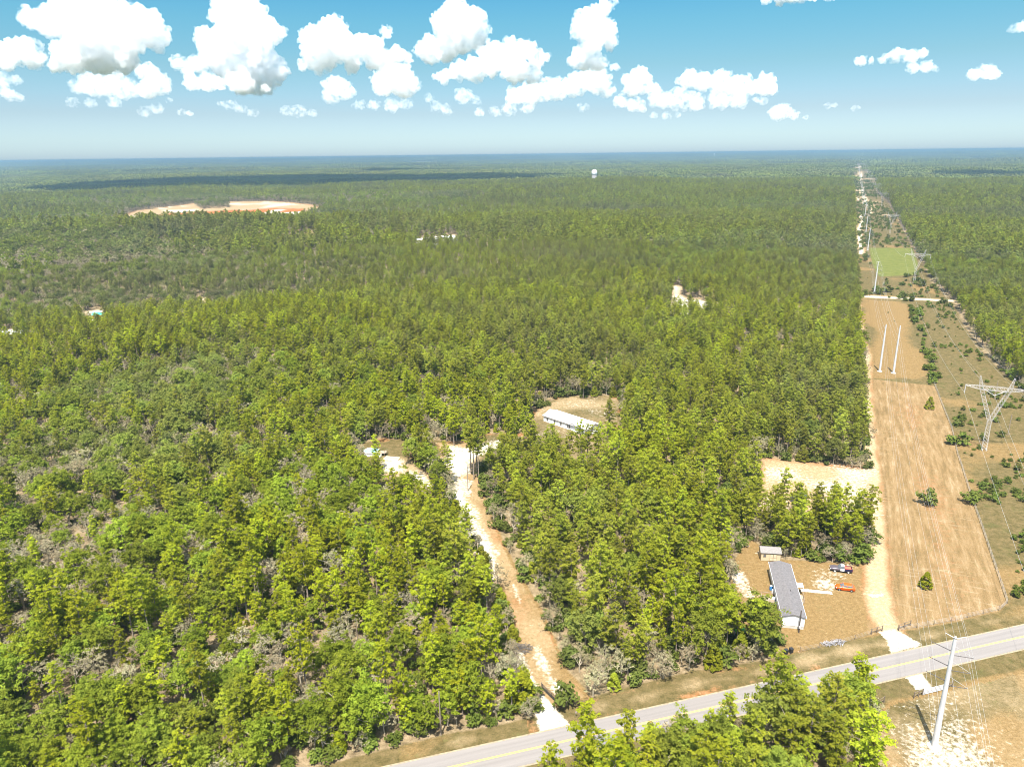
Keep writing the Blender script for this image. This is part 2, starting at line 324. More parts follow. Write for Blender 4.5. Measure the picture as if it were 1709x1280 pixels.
# ------------------------------------------------------------------ object helpers
def link(o, parent=None):
    COL.objects.link(o)
    if parent is not None: o.parent = parent
    return o
def tag(o, label=None, cat=None, group=None, kind=None):
    if label: o['label'] = label
    if cat: o['category'] = cat
    if group: o['group'] = group
    if kind: o['kind'] = kind
    return o
def empty(name, loc, rz=0, label=None, cat=None, group=None):
    o = bpy.data.objects.new(name, None); o.empty_display_size = .5; COL.objects.link(o)
    o.location = loc; o.rotation_euler = (0, 0, rz)
    return tag(o, label, cat, group)
def mesh_np(name, v, f, mats=(), mi=None, tone=None, smooth=False):
    """v (n,3) array; f (m,k) int array, all faces k-sided"""
    me = bpy.data.meshes.new(name); v = np.asarray(v, np.float32); f = np.asarray(f, np.int32)
    k = f.shape[1]
    me.vertices.add(len(v)); me.vertices.foreach_set('co', v.ravel())
    me.loops.add(f.size); me.loops.foreach_set('vertex_index', f.ravel())
    me.polygons.add(len(f)); me.polygons.foreach_set('loop_start', np.arange(0, f.size, k, dtype=np.int32)); me.polygons.foreach_set('loop_total', np.full(len(f), k, np.int32))
    for m_ in mats: me.materials.append(m_)
    if mi is not None: me.polygons.foreach_set('material_index', np.asarray(mi, np.int32))
    if smooth: me.polygons.foreach_set('use_smooth', np.ones(len(f), bool))
    me.update(calc_edges=True)
    if tone is not None:
        a = me.attributes.new('tone', 'FLOAT', 'POINT'); a.data.foreach_set('value', np.asarray(tone, np.float32))
    return me
class MB:
    def __init__(s): s.v = []; s.f = []
    def add(s, vs, fs):
        b = len(s.v); s.v += [tuple(q) for q in vs]; s.f += [tuple(i + b for i in q) for q in fs]; return s
    def box(s, x0, x1, y0, y1, z0, z1):
        return s.add([(x0, y0, z0), (x1, y0, z0), (x1, y1, z0), (x0, y1, z0), (x0, y0, z1), (x1, y0, z1), (x1, y1, z1), (x0, y1, z1)],
                     [(0, 3, 2, 1), (4, 5, 6, 7), (0, 1, 5, 4), (1, 2, 6, 5), (2, 3, 7, 6), (3, 0, 4, 7)])
    def tube(s, a, b, r0_, r1_=None, n=6, cap=True):
        r1_ = r0_ if r1_ is None else r1_; a = Vector(a); b = Vector(b); d = (b - a).normalized()
        t = d.orthogonal().normalized(); u_ = d.cross(t); vs = []
        for c_, r_ in ((a, r0_), (b, r1_)):
            for k in range(n):
                an = 2 * math.pi * k / n; vs.append(c_ + t * (r_ * math.cos(an)) + u_ * (r_ * math.sin(an)))
        fs = [(k, (k + 1) % n, n + (k + 1) % n, n + k) for k in range(n)]
        if cap: fs += [tuple(range(n))[::-1], tuple(range(n, 2 * n))]
        return s.add(vs, fs)
    def path(s, pts, r, n=4):
        for a, b in zip(pts[:-1], pts[1:]): s.tube(a, b, r, r, n, False)
        return s
    def lathe(s, prof, n=24, c=(0, 0)):
        vs = []; fs = []
        for (r_, z_) in prof:
            for k in range(n):
                a = 2 * math.pi * k / n; vs.append((c[0] + r_ * math.cos(a), c[1] + r_ * math.sin(a), z_))
        for i in range(len(prof) - 1):
            for k in range(n): fs.append((i * n + k, i * n + (k + 1) % n, (i + 1) * n + (k + 1) % n, (i + 1) * n + k))
        fs.append(tuple(range(n))[::-1]); fs.append(tuple(range((len(prof) - 1) * n, len(prof) * n)))
        return s.add(vs, fs)
    def prism(s, poly, z0, z1):
        n = len(poly); vs = [(x, y, z0) for x, y in poly] + [(x, y, z1) for x, y in poly]
        return s.add(vs, [tuple(range(n))[::-1], tuple(range(n, 2 * n))] + [(k, (k + 1) % n, n + (k + 1) % n, n + k) for k in range(n)])
    def mesh(s, name, m):
        me = bpy.data.meshes.new(name); me.from_pydata(s.v, [], s.f); me.materials.append(m); me.update(); return me
    def build(s, name, m, parent=None, bevel=0, smooth=False):
        me = s.mesh(name, m)
        if smooth: me.polygons.foreach_set('use_smooth', np.ones(len(me.polygons), bool))
        o = bpy.data.objects.new(name, me); link(o, parent)
        if bevel:
            b = o.modifiers.new('bevel', 'BEVEL'); b.width = bevel; b.segments = 2; b.limit_method = 'ANGLE'
        return o
# ------------------------------------------------------------------ ground sheet
az = np.concatenate([np.arange(-180, -50, 5.), np.arange(-50, -42, 1.), np.arange(-42, 42, .16), np.arange(42, 50, 1.), np.arange(50, 181, 5.)])
rad = [12., 30., 50., 65.]
while rad[-1] < 92000: rad.append(rad[-1] * (1.0042 if rad[-1] < 1100 else 1.012 if rad[-1] < 3000 else 1.03))
rad = np.array(rad); na, nr = len(az), len(rad)
AZ, RD = np.meshgrid(np.radians(az), rad)
gx = (RD * np.sin(AZ)).ravel(); gy = (RD * np.cos(AZ)).ravel()
ZN = {k: np.zeros(len(gx), np.float32) for k in ('grass', 'tan', 'clay', 'sand', 'green', 'rows', 'cream')}
def zone(k, sd, feather=2., amt=1.):
    ZN[k] = np.maximum(ZN[k], (np.clip(.5 + sd / feather, 0, 1) * amt).astype(np.float32))
def unzone(k, sd, feather=2.):
    ZN[k] = (ZN[k] * (1 - np.clip(.5 + sd / feather, 0, 1))).astype(np.float32)
S = lambda p: poly_sd(gx, gy, p)
zone('grass', S(corridor), 6)
c_ = S(corridor); n_ = vnoise(gx, gy, 26, 5)
zone('tan', np.where(c_ > 0, (n_ - .66) * 30, -9), 8, .6)
zone('grass', S(verge_far), 2); zone('tan', 5 * (vnoise(gx, gy, 9, 6) - .5) + np.where(S(verge_far) > 0, 0, -9), 5, .6)
zone('grass', S(verge_near), 3); zone('tan', S(pad), 3); zone('grass', 5 * (fbm(gx, gy, 15, 73, 2) - .5) + np.where(S(pad) > 1, 0, -9), 3, .8); unzone('tan', 5 * (fbm(gx, gy, 15, 73, 2) - .5) + np.where(S(pad) > 1, 0, -9), 3); zone('cream', 4 * (fbm(gx, gy, 12, 71, 2) - .52) + np.where(S(pad) > 1, 0, -9), 3, .8); zone('sand', 6 * (fbm(gx, gy, 16, 72, 2) - .5) + np.where(S(pad) > 1, 0, -9), 8, .45)
zone('sand', 9 - np.hypot((gx - 75) , (gy - 102) ) + 6 * (vnoise(gx, gy, 5, 31) - .5), 14, .62)
zone('grass', 30 * (vnoise(gx, gy, 22, 41) - .6) * (S(pad) > 2), 8, .7)
zone('tan', S(field_s), 3); zone('rows', S(field_s), 3); zone('clay', 14 - np.abs(gx - corr_left(gy) - 18) - np.where(S(field_s) > 0, 0, 99) - 6 + 10 * (vnoise(gx, gy, 14, 8) - .5), 22, .45)
zone('grass', S(field_n), 3); zone('tan', S(field_n) + 12 * (vnoise(gx, gy, 30, 9) - .62), 12, .8)
zone('green', S(greenf), 3)
zone('tan', S(yard), 3); zone('tan', S(yard), 2.5, .62); zone('grass', S(yard), 2)
zone('sand', S(yard) * 0 + 3 * (vnoise(gx, gy, 5, 13) - .72) + np.where(gy > 150, .25, -.6) + np.where(S(yard) > 0, 0, -9), 1.6, .6)
zone('tan', S(dirt_lot), 3); zone('cream', S(dirt_lot) - 1, 4, .8); zone('sand', np.minimum(S(dirt_lot), 3) - 3 + 12 * (vnoise(gx, gy, 11, 14) - .4), 12, .68); zone('clay', 3 - np.abs(S(dirt_lot) - 1) + 7 * (vnoise(gx, gy, 8, 51) - .6), 5, .7)
zone('tan', S(drive), 2, .9); zone('clay', 5 * (vnoise(gx, gy, 8, 16) - .52) + np.where(S(drive) > .3, 0, -9), 5, .6); zone('cream', 3 * (vnoise(gx, gy, 5, 46) - .5) + np.where(S(drive) > 1, 0, -9), 3, .6)
zone('sand', S(drive_white_top) + 3 * (fbm(gx, gy, 4, 55, 2) - .45), 4, .8); zone('cream', S(drive_white_top) + 2, 3, .8); zone('sand', S(drive_white_low), 2, .95)
zone('sand', S(drive) - 2 + 4 * (vnoise(gx, gy, 4, 17) - .9), 3, .55)
zone('grass', S(pool_yard), 3); zone('green', S(pool_yard) - 4, 8, .35); zone('sand', S(pool_sand) + 5 * (fbm(gx, gy, 6, 18, 2) - .5), 6, .66); zone('cream', S(pool_sand) + 2, 4, .8); zone('clay', 2 - np.abs(S(pool_yard)) + 7 * (vnoise(gx, gy, 8, 52) - .6), 4, .6)
zone('grass', S(top_clear), 3); zone('sand', S(top_clear) - 2 + 8 * (vnoise(gx, gy, 6, 19) - .6), 6, .6); zone('clay', 1 - np.abs(S(top_clear)) + 7 * (vnoise(gx, gy, 8, 53) - .6), 4, .6)
zone('grass', S(house_clear), 3); zone('sand', 5 * (fbm(gx, gy, 8, 20, 2) - .58) + np.where(S(house_clear) > 1, 0, -9), 7, .5); zone('cream', 6 * (vnoise(gx, gy, 9, 29) - .5) + np.where(S(house_clear) > 1, 0, -9), 4, .6); zone('clay', 1 - np.abs(S(house_clear) - 1) + 9 * (vnoise(gx, gy, 9, 54) - .6), 5, .6)
zone('clay', 1 - np.abs(S(verge_far) - 1.) + 4 * (vnoise(gx, gy, 9, 22) - .6) - np.where((gx > 62) | (gx < 2), 20, 0), 4, .7)
zone('cream', 1.2 - np.abs(S(verge_far) - 4.5 + 2 * (vnoise(gx, gy, 12, 44) - .5)) + (vnoise(gx, gy, 5, 45) - .62) * 3, 2.5, .6)
tr_sd = capsules(gx, gy, track)
zone('cream', tr_sd - .2 + 1.2 * (vnoise(gx, gy, 5, 81) - .5), 1.6, 1.25); zone('sand', tr_sd - 2.6 + 4 * (fbm(gx, gy, 9, 23, 2) - .5) + np.clip((gy - 225) / 40, -2, .9), 3.4, .55); zone('clay', tr_sd + 1.5 + np.where(gx > corr_left(gy) + 16, 3, 0), 4, .62)
for t_ in track_far:
    q = capsules(gx, gy, [(a, b, 2.4) for a, b in t_]); zone('sand', q, 3, .75); zone('cream', q + 1.5, 3, 1.); zone('clay', q + 3, 5, .6)
# wavering far continuation of the service track, side lanes across the right of way
for k in range(10):
    Y0 = 1500 + k * 620; X0 = corr_left(Y0) + 14
    q = 4 - np.abs((gx - (corr_left(gy) + 22 + 10 * np.sin(gy / 170))) )
    if k == 0: zone('cream', np.where((gy > 1300) & (gy < 8500), q + 1, -30), 5, 1.2)
    q2 = np.where((gx > X0 - 10) & (gx < X0 + 75), 5 + k - np.abs(gy - Y0 - .1 * (gx - X0)), -30); zone('cream', q2, 6, 1.)
zone('sand', S(cross_road) + 0.3, 2.2, .62); zone('cream', S(cross_road) + 1, 2.5)
zone('sand', S(apron_e), 1.2); zone('sand', S(apron_s), 1.2); zone('sand', S(apron_w), 1.2)
zone('tan', S(pit), 8); zone('cream', S(pit), 8, .7); zone('clay', 8 - np.abs(S(pit) - 4), 12, .8)
zone('clay', S(pit_or), 8, 2.); unzone('cream', S(pit_or), 8); zone('sand', S(pit_white), 10); zone('sand', S(pit_rim), 8, .5); unzone('sand', S(pit_or), 10)
zone('sand', 20 * (vnoise(gx, gy, 40, 47) - .62) + np.where(S(pit) > 4, 0, -99), 12, .8); zone('grass', S(pit_isl), 8); unzone('sand', S(pit_isl), 8); unzone('clay', S(pit_isl), 8)
for k_, p_ in clr_more.items():
    zone('green' if k_.startswith('grn') else 'tan' if k_ in ('tan1', 'tan2', 'far_fl') else 'sand', S(p_) + 5 * (fbm(gx, gy, 14, 93, 2) - .62), 9, .8)
    if not k_.startswith('grn'): zone('cream', S(p_), 6, .8)
    zone('tan', S(p_), 8)
gz = hgt(gx, gy)
sp_ = S(pit); gz = gz - 2.5 * sstep(0, 30, sp_) * (1 - sstep(-20, 5, S(pit_isl)))
vv = np.stack([gx, gy, gz], 1)
ii, jj = np.meshgrid(np.arange(nr - 1), np.arange(na - 1), indexing='ij')
i0 = (ii * na + jj).ravel()
fc = np.stack([i0, i0 + 1, i0 + 1 + na, i0 + na], 1)[:, ::-1]
cx = gx[fc].mean(1); cy = gy[fc].mean(1)
sdf = lambda p: poly_sd(cx, cy, p)
cls = np.zeros(len(fc), int)
cls[sdf(field_s) > 0] = 1; cls[sdf(greenf) > 0] = 2
cls[(capsules(cx, cy, track) > -.2)] = 3
for t_ in track_far: cls[capsules(cx, cy, [(a, b, 3.4) for a, b in t_]) > 0] = 3
cls[(sdf(drive) > 0)] = 4
cls[sdf(cross_road) > 0] = 5
cls[(sdf(apron_e) > 0)] = 6; cls[(sdf(apron_s) > 0)] = 7; cls[(sdf(apron_w) > 0)] = 8
cls[sdf(pit) > 0] = 9
za = np.stack([ZN['grass'], ZN['tan'], ZN['clay'], np.ones(len(gx))], 1).astype(np.float32)
zb = np.stack([ZN['sand'], ZN['green'], ZN['rows'], ZN['cream']], 1).astype(np.float32)
GN = ['ground', 'mown_field', 'green_field', 'sandy_track', 'driveway', 'gravel_road', 'gravel_apron', 'gravel_apron', 'gravel_apron', 'sand_pit']
for k, nm in enumerate(GN):
    fk = fc[cls == k]
    if not len(fk): continue
    used, inv = np.unique(fk, return_inverse=True)
    me = mesh_np(nm, vv[used], inv.reshape(fk.shape), (M_GROUND,), smooth=True)
    for an, arr in (('zone_a', za), ('zone_b', zb)):
        a = me.color_attributes.new(an, 'FLOAT_COLOR', 'POINT'); a.data.foreach_set('color', arr[used].ravel())
    tag(link(bpy.data.objects.new(nm, me)), kind='structure')

# paved road with a double yellow centre line
def strip(name, off0, off1, z, m, s0=RA, s1=RB, step=2.):
    ss = np.arange(s0, s1 + .1, step); v = []; 
    for s in ss:
        for o_ in (off0, off1):
            p = road_pt(s, o_); v.append((p[0], p[1], ground_z(*p) + z))
    v = np.array(v); n = len(ss)
    f = np.array([(2 * i, 2 * i + 1, 2 * i + 3, 2 * i + 2) for i in range(n - 1)])
    a_, b_, c_ = v[f[0][0]], v[f[0][1]], v[f[0][2]]
    if np.cross(b_ - a_, c_ - b_)[2] < 0: f = f[:, ::-1]
    return tag(link(bpy.data.objects.new(name, mesh_np(name, v, f, (m,)))), kind='structure')
def asphalt():
    m, nt, b = mat('asphalt'); geo = N(nt, 'ShaderNodeNewGeometry')
    mp = N(nt, 'ShaderNodeMapping'); mp.inputs['Rotation'].default_value = (0, 0, -math.atan2(rd[1], rd[0])); nt.links.new(geo.outputs['Position'], mp.inputs[0])
    sx = N(nt, 'ShaderNodeSeparateXYZ'); nt.links.new(mp.outputs[0], sx.inputs[0])
    cb = N(nt, 'ShaderNodeCombineXYZ'); nt.links.new(mathn(nt, 'MULTIPLY', sx.outputs[0], .03), cb.inputs[0]); nt.links.new(mathn(nt, 'MULTIPLY', sx.outputs[1], 1.1), cb.inputs[1])
    a = noise(nt, 1., 3, .5, cb.outputs[0]); f = noise(nt, 9., 4, .7, geo.outputs['Position'])
    c = ramp(nt, mathn(nt, 'ADD', mathn(nt, 'MULTIPLY', a, .6), mathn(nt, 'MULTIPLY', f, .4)), [(.3, (.14, .128, .12)), (.55, (.175, .16, .15)), (.75, (.21, .193, .18))])
    nt.links.new(c, b.inputs['Base Color']); b.inputs['Roughness'].default_value = .9; b.inputs['Specular IOR Level'].default_value = .15
    return m
M_ASPH = asphalt()
strip('road', -ROADW, ROADW, .03, M_ASPH)
M_YEL = simple('road_paint_yellow', (.50, .31, .085), .7, .15, 4)
strip('road_marking', .07, .21, .037, M_YEL); strip('road_marking', -.21, -.07, .037, M_YEL)
strip('road_shoulder', ROADW, ROADW + .35, .02, simple('shoulder_grit', (.22, .18, .12), .95, .3, 2))
strip('road_shoulder', -ROADW - .35, -ROADW, .02, simple('shoulder_grit', (.22, .18, .12)))
# ------------------------------------------------------------------ tree shapes
def quads_at(c, nrm, L, W_, r_):
    """leaf quads: centres c (n,3), normals nrm (n,3), length and width"""
    n = len(c); nrm = nrm / (np.linalg.norm(nrm, axis=1, keepdims=True) + 1e-9)
    t = np.cross(nrm, r_.normal(size=(n, 3))); t /= np.linalg.norm(t, axis=1, keepdims=True) + 1e-9
    b = np.cross(nrm, t); L = np.asarray(L).reshape(-1, 1); W_ = np.asarray(W_).reshape(-1, 1)
    p = np.stack([c - t * L - b * W_ * .6, c + t * L * .7 - b * W_, c + t * L + b * W_ * .5, c - t * L * .6 + b * W_], 1)
    return p.reshape(-1, 3), np.arange(4 * n).reshape(n, 4)
def clump_leaves(cl, rc, per, size, r_, flat=.6, up=.6):
    """puffs of leaves around clump centres"""
    n = len(cl); d = r_.normal(size=(n, per, 3)); d /= np.linalg.norm(d, axis=2, keepdims=True)
    d[..., 2] = np.where(d[..., 2] < -.25, -d[..., 2], d[..., 2])
    rad_ = (r_.uniform(.3, 1.25, (n, per, 1))) * rc.reshape(n, 1, 1)
    off = d * rad_; off[..., 2] *= flat
    c = (cl[:, None, :] + off).reshape(-1, 3)
    nr_ = (d + r_.normal(size=d.shape) * .45 + np.array([0, 0, up])).reshape(-1, 3)
    s = size * r_.uniform(.7, 1.3, len(c))
    v, f = quads_at(c, nr_, s, s * .55, r_)
    base = np.repeat(r_.uniform(0, 1, n), per) * .75 + r_.uniform(0, .25, n * per)
    return v, f, np.repeat(base, 4)
def tube_np(V, F, a, b, ra, rb, n=4):
    a = np.asarray(a, float); b = np.asarray(b, float); d = b - a; d /= np.linalg.norm(d) + 1e-9
    t = np.cross(d, [.3, .8, .52]); t /= np.linalg.norm(t) + 1e-9; u_ = np.cross(d, t); k0 = sum(len(x) for x in V)
    an = np.arange(n) * 2 * math.pi / n; ring = np.cos(an)[:, None] * t + np.sin(an)[:, None] * u_
    V.append(np.concatenate([a + ring * ra, b + ring * rb]))
    F += [(k0 + k, k0 + (k + 1) % n, k0 + n + (k + 1) % n, k0 + n + k) for k in range(n)]
def make_pine(seed, h=14., r=2.9, base=.34, dens=1., per=13, size=.20, light=False):
    q = np.random.default_rng(seed); V = []; F = []; cl = []; rc = []
    lean = q.normal(size=2) * .25; pts = [np.array([lean[0] * (t ** 2), lean[1] * (t ** 2), h * t]) for t in (0, .35, .7, .97)]
    rr = [.19, .15, .10, .03]
    for k in range(3): tube_np(V, F, pts[k], pts[k + 1], rr[k], rr[k + 1], 5)
    nb = int((38 if not light else 14) * dens); ang = q.uniform(0, 6.28)
    lop = q.uniform(0, 6.28)
    for i in range(nb):
        t = (i + q.uniform(-.3, .3)) / nb; t = min(max(t, 0), 1); z = h * (base + (1 - base) * t * .97)
        prof = (math.sin(math.pi * min(1, .18 + .72 * (1 - t) ** .85)) ** .8) * (1 - .55 * t ** 3)
        ang += 2.4 + q.uniform(-.5, .5); L = r * max(.12, prof) * q.uniform(.45, 1.25) * (1 + .18 * math.cos(ang - lop))
        ax = lean * (z / h) ** 2; dx, dy = math.cos(ang), math.sin(ang); rise = q.uniform(-.05, .35) * L
        a = np.array([ax[0], ax[1], z]); b = a + np.array([dx * L, dy * L, rise])
        if not light: tube_np(V, F, a, b, .05, .015, 3)
        m_ = max(1, int(round(L / (.58 if not light else 1.6))))
        for j in range(m_ + 1):
            s = 1 - j * (.62 / max(1, m_)); side = q.normal(size=3) * np.array([.3, .3, .15])
            cl.append(a + (b - a) * s + side + np.array([0, 0, .15])); rc.append(q.uniform(.30, .52) * (1 if not light else 2.0))
    for _ in range(3): cl.append(np.array([lean[0], lean[1], h]) + q.normal(size=3) * np.array([.35, .35, .3])); rc.append(.55)
    cl = np.array(cl); rc = np.array(rc)
    v, f, tone = clump_leaves(cl, rc, per, size, q, .75, .9)
    return (np.concatenate(V), np.array(F)), (v, f, tone)
def make_oak(seed, h=10., r=3.6, base=.22, ncl=95, per=26, size=.205, open_=0.):
    q = np.random.default_rng(seed); V = []; F = []
    top = np.array([q.normal() * .3, q.normal() * .3, h * .5]); tube_np(V, F, (0, 0, 0), top, .22, .15, 5)
    limbs = []
    for i in range(7):
        a = q.uniform(0, 6.28); st = top * q.uniform(.45, 1.); e = np.array([math.cos(a) * r * .62, math.sin(a) * r * .62, h * q.uniform(.5, .86)])
        tube_np(V, F, st, e, .10, .04, 4); limbs.append(e)
        for _ in range(3):
            e2 = e + q.normal(size=3) * np.array([.9, .9, .6]) + np.array([0, 0, .6]); tube_np(V, F, e, e2, .04, .012, 3)
    d = q.normal(size=(ncl, 3)); d /= np.linalg.norm(d, axis=1, keepdims=True); d[:, 2] = np.where(d[:, 2] < -.45, -d[:, 2], d[:, 2])
    lob = 1 + .22 * np.sin(3 * np.arctan2(d[:, 1], d[:, 0]) + q.uniform(0, 6)) + .15 * q.normal(size=ncl)
    cz = h * (base + 1) / 2; cl = d * np.array([r, r, h * (1 - base) / 2]) * (lob * q.uniform(.6, 1., ncl))[:, None] + np.array([0, 0, cz])
    if open_: cl = cl[q.uniform(size=len(cl)) > open_]
    rc = q.uniform(.4, .72, len(cl)) * r / 3.6
    v, f, tone = clump_leaves(cl, rc, per, size, q, .8, .5)
    return (np.concatenate(V), np.array(F)), (v, f, tone)
def make_bare(seed, h=9., r=2.6, leafy=.5):
    """mostly leafless grey tree: forking limbs, fine twigs"""
    q = np.random.default_rng(seed); V = []; F = []; ends = []
    def grow(p, d, L, rad_, dep):
        e = p + d * L; tube_np(V, F, p, e, rad_, rad_ * .62, 4 if dep < 2 else 3)
        if dep >= 4: ends.append(e); return
        for _ in range(3 if dep else 5):
            nd = d * .75 + q.normal(size=3) * np.array([.62, .62, .34]) + np.array([0, 0, .22]); nd /= np.linalg.norm(nd)
            grow(p + d * L * q.uniform(.6, 1), nd, L * q.uniform(.5, .74), rad_ * .55, dep + 1)
    grow(np.zeros(3), np.array([0, 0, 1.]), h * .36, .17, 0)
    ends = np.array(ends); s = np.array([1, 1, 1.]) 
    k = q.uniform(size=len(ends)) < leafy; cl = ends[k]
    v, f, tone = clump_leaves(cl, np.full(len(cl), .4), 7, .16, q, 1, .2)
    return (np.concatenate(V), np.array(F)), (v, f, tone)
def make_cedar(seed, h=6., r=2.2):
    q = np.random.default_rng(seed); V = []; F = []; tube_np(V, F, (0, 0, 0), (0, 0, h * .9), .14, .03, 5)
    n = 120; t = q.uniform(0, 1, n) ** 1.3; z = h * (.08 + .92 * t); a = q.uniform(0, 6.28, n); R_ = r * (1 - t) ** .7 * q.uniform(.75, 1.05, n)
    cl = np.stack([np.cos(a) * R_, np.sin(a) * R_, z], 1)
    v, f, tone = clump_leaves(cl, q.uniform(.35, .6, n), 22, .24, q, .9, .8)
    return (np.concatenate(V), np.array(F)), (v, f, tone)
def make_shrub(seed, h=1.6, r=1.1, n=16):
    q = np.random.default_rng(seed); V = []; F = []
    for _ in range(4): tube_np(V, F, (0, 0, 0), q.normal(size=3) * np.array([.35, .35, 0]) * r + np.array([0, 0, h * .7]), .04, .015, 3)
    d = q.normal(size=(n, 3)); d /= np.linalg.norm(d, axis=1, keepdims=True); d[:, 2] = abs(d[:, 2])
    cl = d * np.array([r * .75, r * .75, h * .75]) * q.uniform(.5, 1, (n, 1)) + np.array([0, 0, h * .18])
    v, f, tone = clump_leaves(cl, q.uniform(.3, .5, n) * r, 20, .17 * r ** .5, q, .8, .6)
    return (np.concatenate(V), np.array(F)), (v, f, tone)
class Proto:
    """trunk and crown meshes, and a joined mesh for the uncountable rest"""
    def __init__(s, kind, parts, mw, ml):
        (V, F), (v, f, tone) = parts
        s.trunk = mesh_np(kind + '_trunk', V, F, (mw,), smooth=True); s.crown = mesh_np(kind + '_crown', v, f, (ml,), tone=tone)
        s.joined = mesh_np(kind, np.concatenate([V, v]), np.concatenate([F, f + len(V)]), (mw, ml), mi=np.concatenate([np.zeros(len(F)), np.ones(len(f))]), tone=np.concatenate([np.zeros(len(V)), tone]))
PINES = [Proto('pine', make_pine(100 + k, h, r, b), M_BARK, M_PINE) for k, (h, r, b) in enumerate([(14.5, 2.65, .36), (16.5, 2.35, .42), (13, 2.75, .26), (14.5, 2.15, .33), (11, 2.4, .2), (17, 2.9, .48)])]
OAKS = [Proto('oak', make_oak(200 + k, h, r, .12, int(n * 1.45)), M_BARKG, M_OAK) for k, (h, r, n) in enumerate([(10.5, 3.9, 110), (9, 3.2, 85), (11.5, 4.3, 125), (7.5, 2.9, 70)])]
GREYS = [Proto('oak_scrub', make_oak(250 + k, 8, 3.0, .15, 70, 22, .13, .1), M_BARKG, M_GREY) for k in range(2)]
BARES = [Proto('bare_tree', make_bare(300 + k, h), M_BARKG, M_GREY) for k, h in enumerate((9.5, 8, 10.5))]
CEDARS = [Proto('cedar', make_cedar(400 + k, 6.5, 2.5), M_BARK, M_PINE) for k in range(2)]
SHRUBS = [Proto('shrub', make_shrub(500 + k, h, r), M_BARKG, M_SHRUB) for k, (h, r) in enumerate([(1.6, 1.1), (2.2, 1.3), (1.2, 1.2)])]
# lighter shapes for the middle distance, and whole patches for the far forest
LP = [Proto('mid_pine', make_pine(600 + k, h, r, .3, 1, 9, .62, True), M_BARK, M_MIDP) for k, (h, r) in enumerate([(14, 3.2), (15, 3.0), (12.5, 3.3)])]
LO = [Proto('mid_oak', make_oak(650 + k, 10, 4.0, .2, 34, 10, .62), M_BARKG, M_MIDO) for k in range(2)]
LG = [Proto('mid_scrub', make_oak(670, 8, 3.2, .15, 26, 10, .5, .1), M_BARKG, M_GREY)]

# ------------------------------------------------------------------ where trees stand
def cells(s, rmin, rmax, seed, jit=.42):
    q = np.random.default_rng(seed); xs = np.arange(-rmax, rmax, s); ys = np.arange(0, rmax, s)
    X, Y = np.meshgrid(xs, ys); X = X.ravel(); Y = Y.ravel()
    rr = np.hypot(X, Y); a = np.degrees(np.arctan2(X, Y)); k = (rr >= rmin) & (rr < rmax) & (np.abs(a) < 41.5 + 900 / np.maximum(rr, 60))
    X = X[k] + q.uniform(-jit, jit, k.sum()) * s; Y = Y[k] + q.uniform(-jit, jit, k.sum()) * s
    return X, Y
def allowed(X, Y, marg=1.2):
    ok = Y > 0
    loose = [house_clear, pool_yard, top_clear, dirt_lot, drive]; wob = vnoise(X, Y, 6, 61)
    for p in CLEAR: ok &= poly_sd(X, Y, p) < (-marg + 0 * X if not any(p is l for l in loose) else -.6 + 4.5 * np.clip(wob - .55, -.2, 1) if p is not drive else -3.4 + 0 * X)
    rs_ = hsh(np.round(X * 10), np.round(Y * 10), 5)
    for l in (house_clear, pool_yard, top_clear):
        d_ = poly_sd(X, Y, l); ok |= (d_ > -1.2) & (d_ < 6) & (rs_ < .10)
    ok |= poly_sd(X, Y, pit_isl) > 0
    ok &= poly_sd(X, Y, ROADPOLY) < -2.6
    return ok
GREYC = [(-150, 215, 55, 40), (-105, 168, 40, 22), (-60, 200, 25, 20), (-330, 540, 130, 60), (-430, 700, 200, 60), (-60, 125, 40, 7), (-140, 300, 70, 40), (-620, 1260, 420, 120), (-620, 1700, 500, 100)]
def species(X, Y, seed):
    q = np.random.default_rng(seed); n = len(X); u_ = q.uniform(size=n)
    big = fbm(X, Y, 260, 51, 3); g = np.zeros(n)
    for cx_, cy_, sx_, sy_ in GREYC: g = np.maximum(g, gau(X, Y, cx_, cy_, sx_, sy_))
    patch = vnoise(X, Y, 24, 77)
    p_oak = np.clip((big - .52) * 5, .05, .8); p_oak = np.maximum(p_oak, g * .5)
    p_grey = np.clip((patch - .6) * 1.2, .03, .3) * .6 + g * .5 + .10 * sstep(430, 620, Y) * (1 - sstep(-60, 120, X)) + .05 * sstep(600, 1100, Y)
    sp = np.where(u_ < p_grey, 2, np.where(u_ < p_grey + p_oak, 1, 0))       # 0 pine 1 oak 2 grey
    return sp
tx, ty, tsp, tlod = [], [], [], []
for s, a, b, seed, lod in ((3.65, 72, 420, 1, 0), (4.3, 420, 800, 2, 0), (5.4, 800, 1500, 3, 1), (7.2, 1500, 2700, 4, 1)):
    X, Y = cells(s, a, b, seed); k = allowed(X, Y); X, Y = X[k], Y[k]
    gap = vnoise(X, Y, 13, 91) + .35 * np.random.default_rng(seed).uniform(size=len(X))
    k = gap < 1.05; X, Y = X[k], Y[k]
    tx.append(X); ty.append(Y); tsp.append(species(X, Y, seed + 10)); tlod.append(np.full(len(X), lod))
tx = np.concatenate(tx); ty = np.concatenate(ty); tsp = np.concatenate(tsp); tlod = np.concatenate(tlod)
n_t = len(tx); tz = hgt(tx, ty) - .1; q = np.random.default_rng(5)
tr = np.hypot(tx, ty); tscale = q.uniform(.56, 1.06, n_t) * (1 + .18 * (vnoise(tx, ty, 60, 33) - .5)) * np.where(tr > 1500, 1.5, np.where(tr > 800, 1.22, 1.))
tscale *= np.where((tsp == 0) & (q.uniform(size=n_t) < .18), .72, 1.)
southside = ((np.stack([tx, ty], 1) - road_c0) @ rn) < 0; tscale = np.where(southside, np.clip(tscale * 1.13, .75, 1.15), tscale)
edge = np.zeros(n_t, bool)
trz = q.uniform(0, 6.283, n_t)
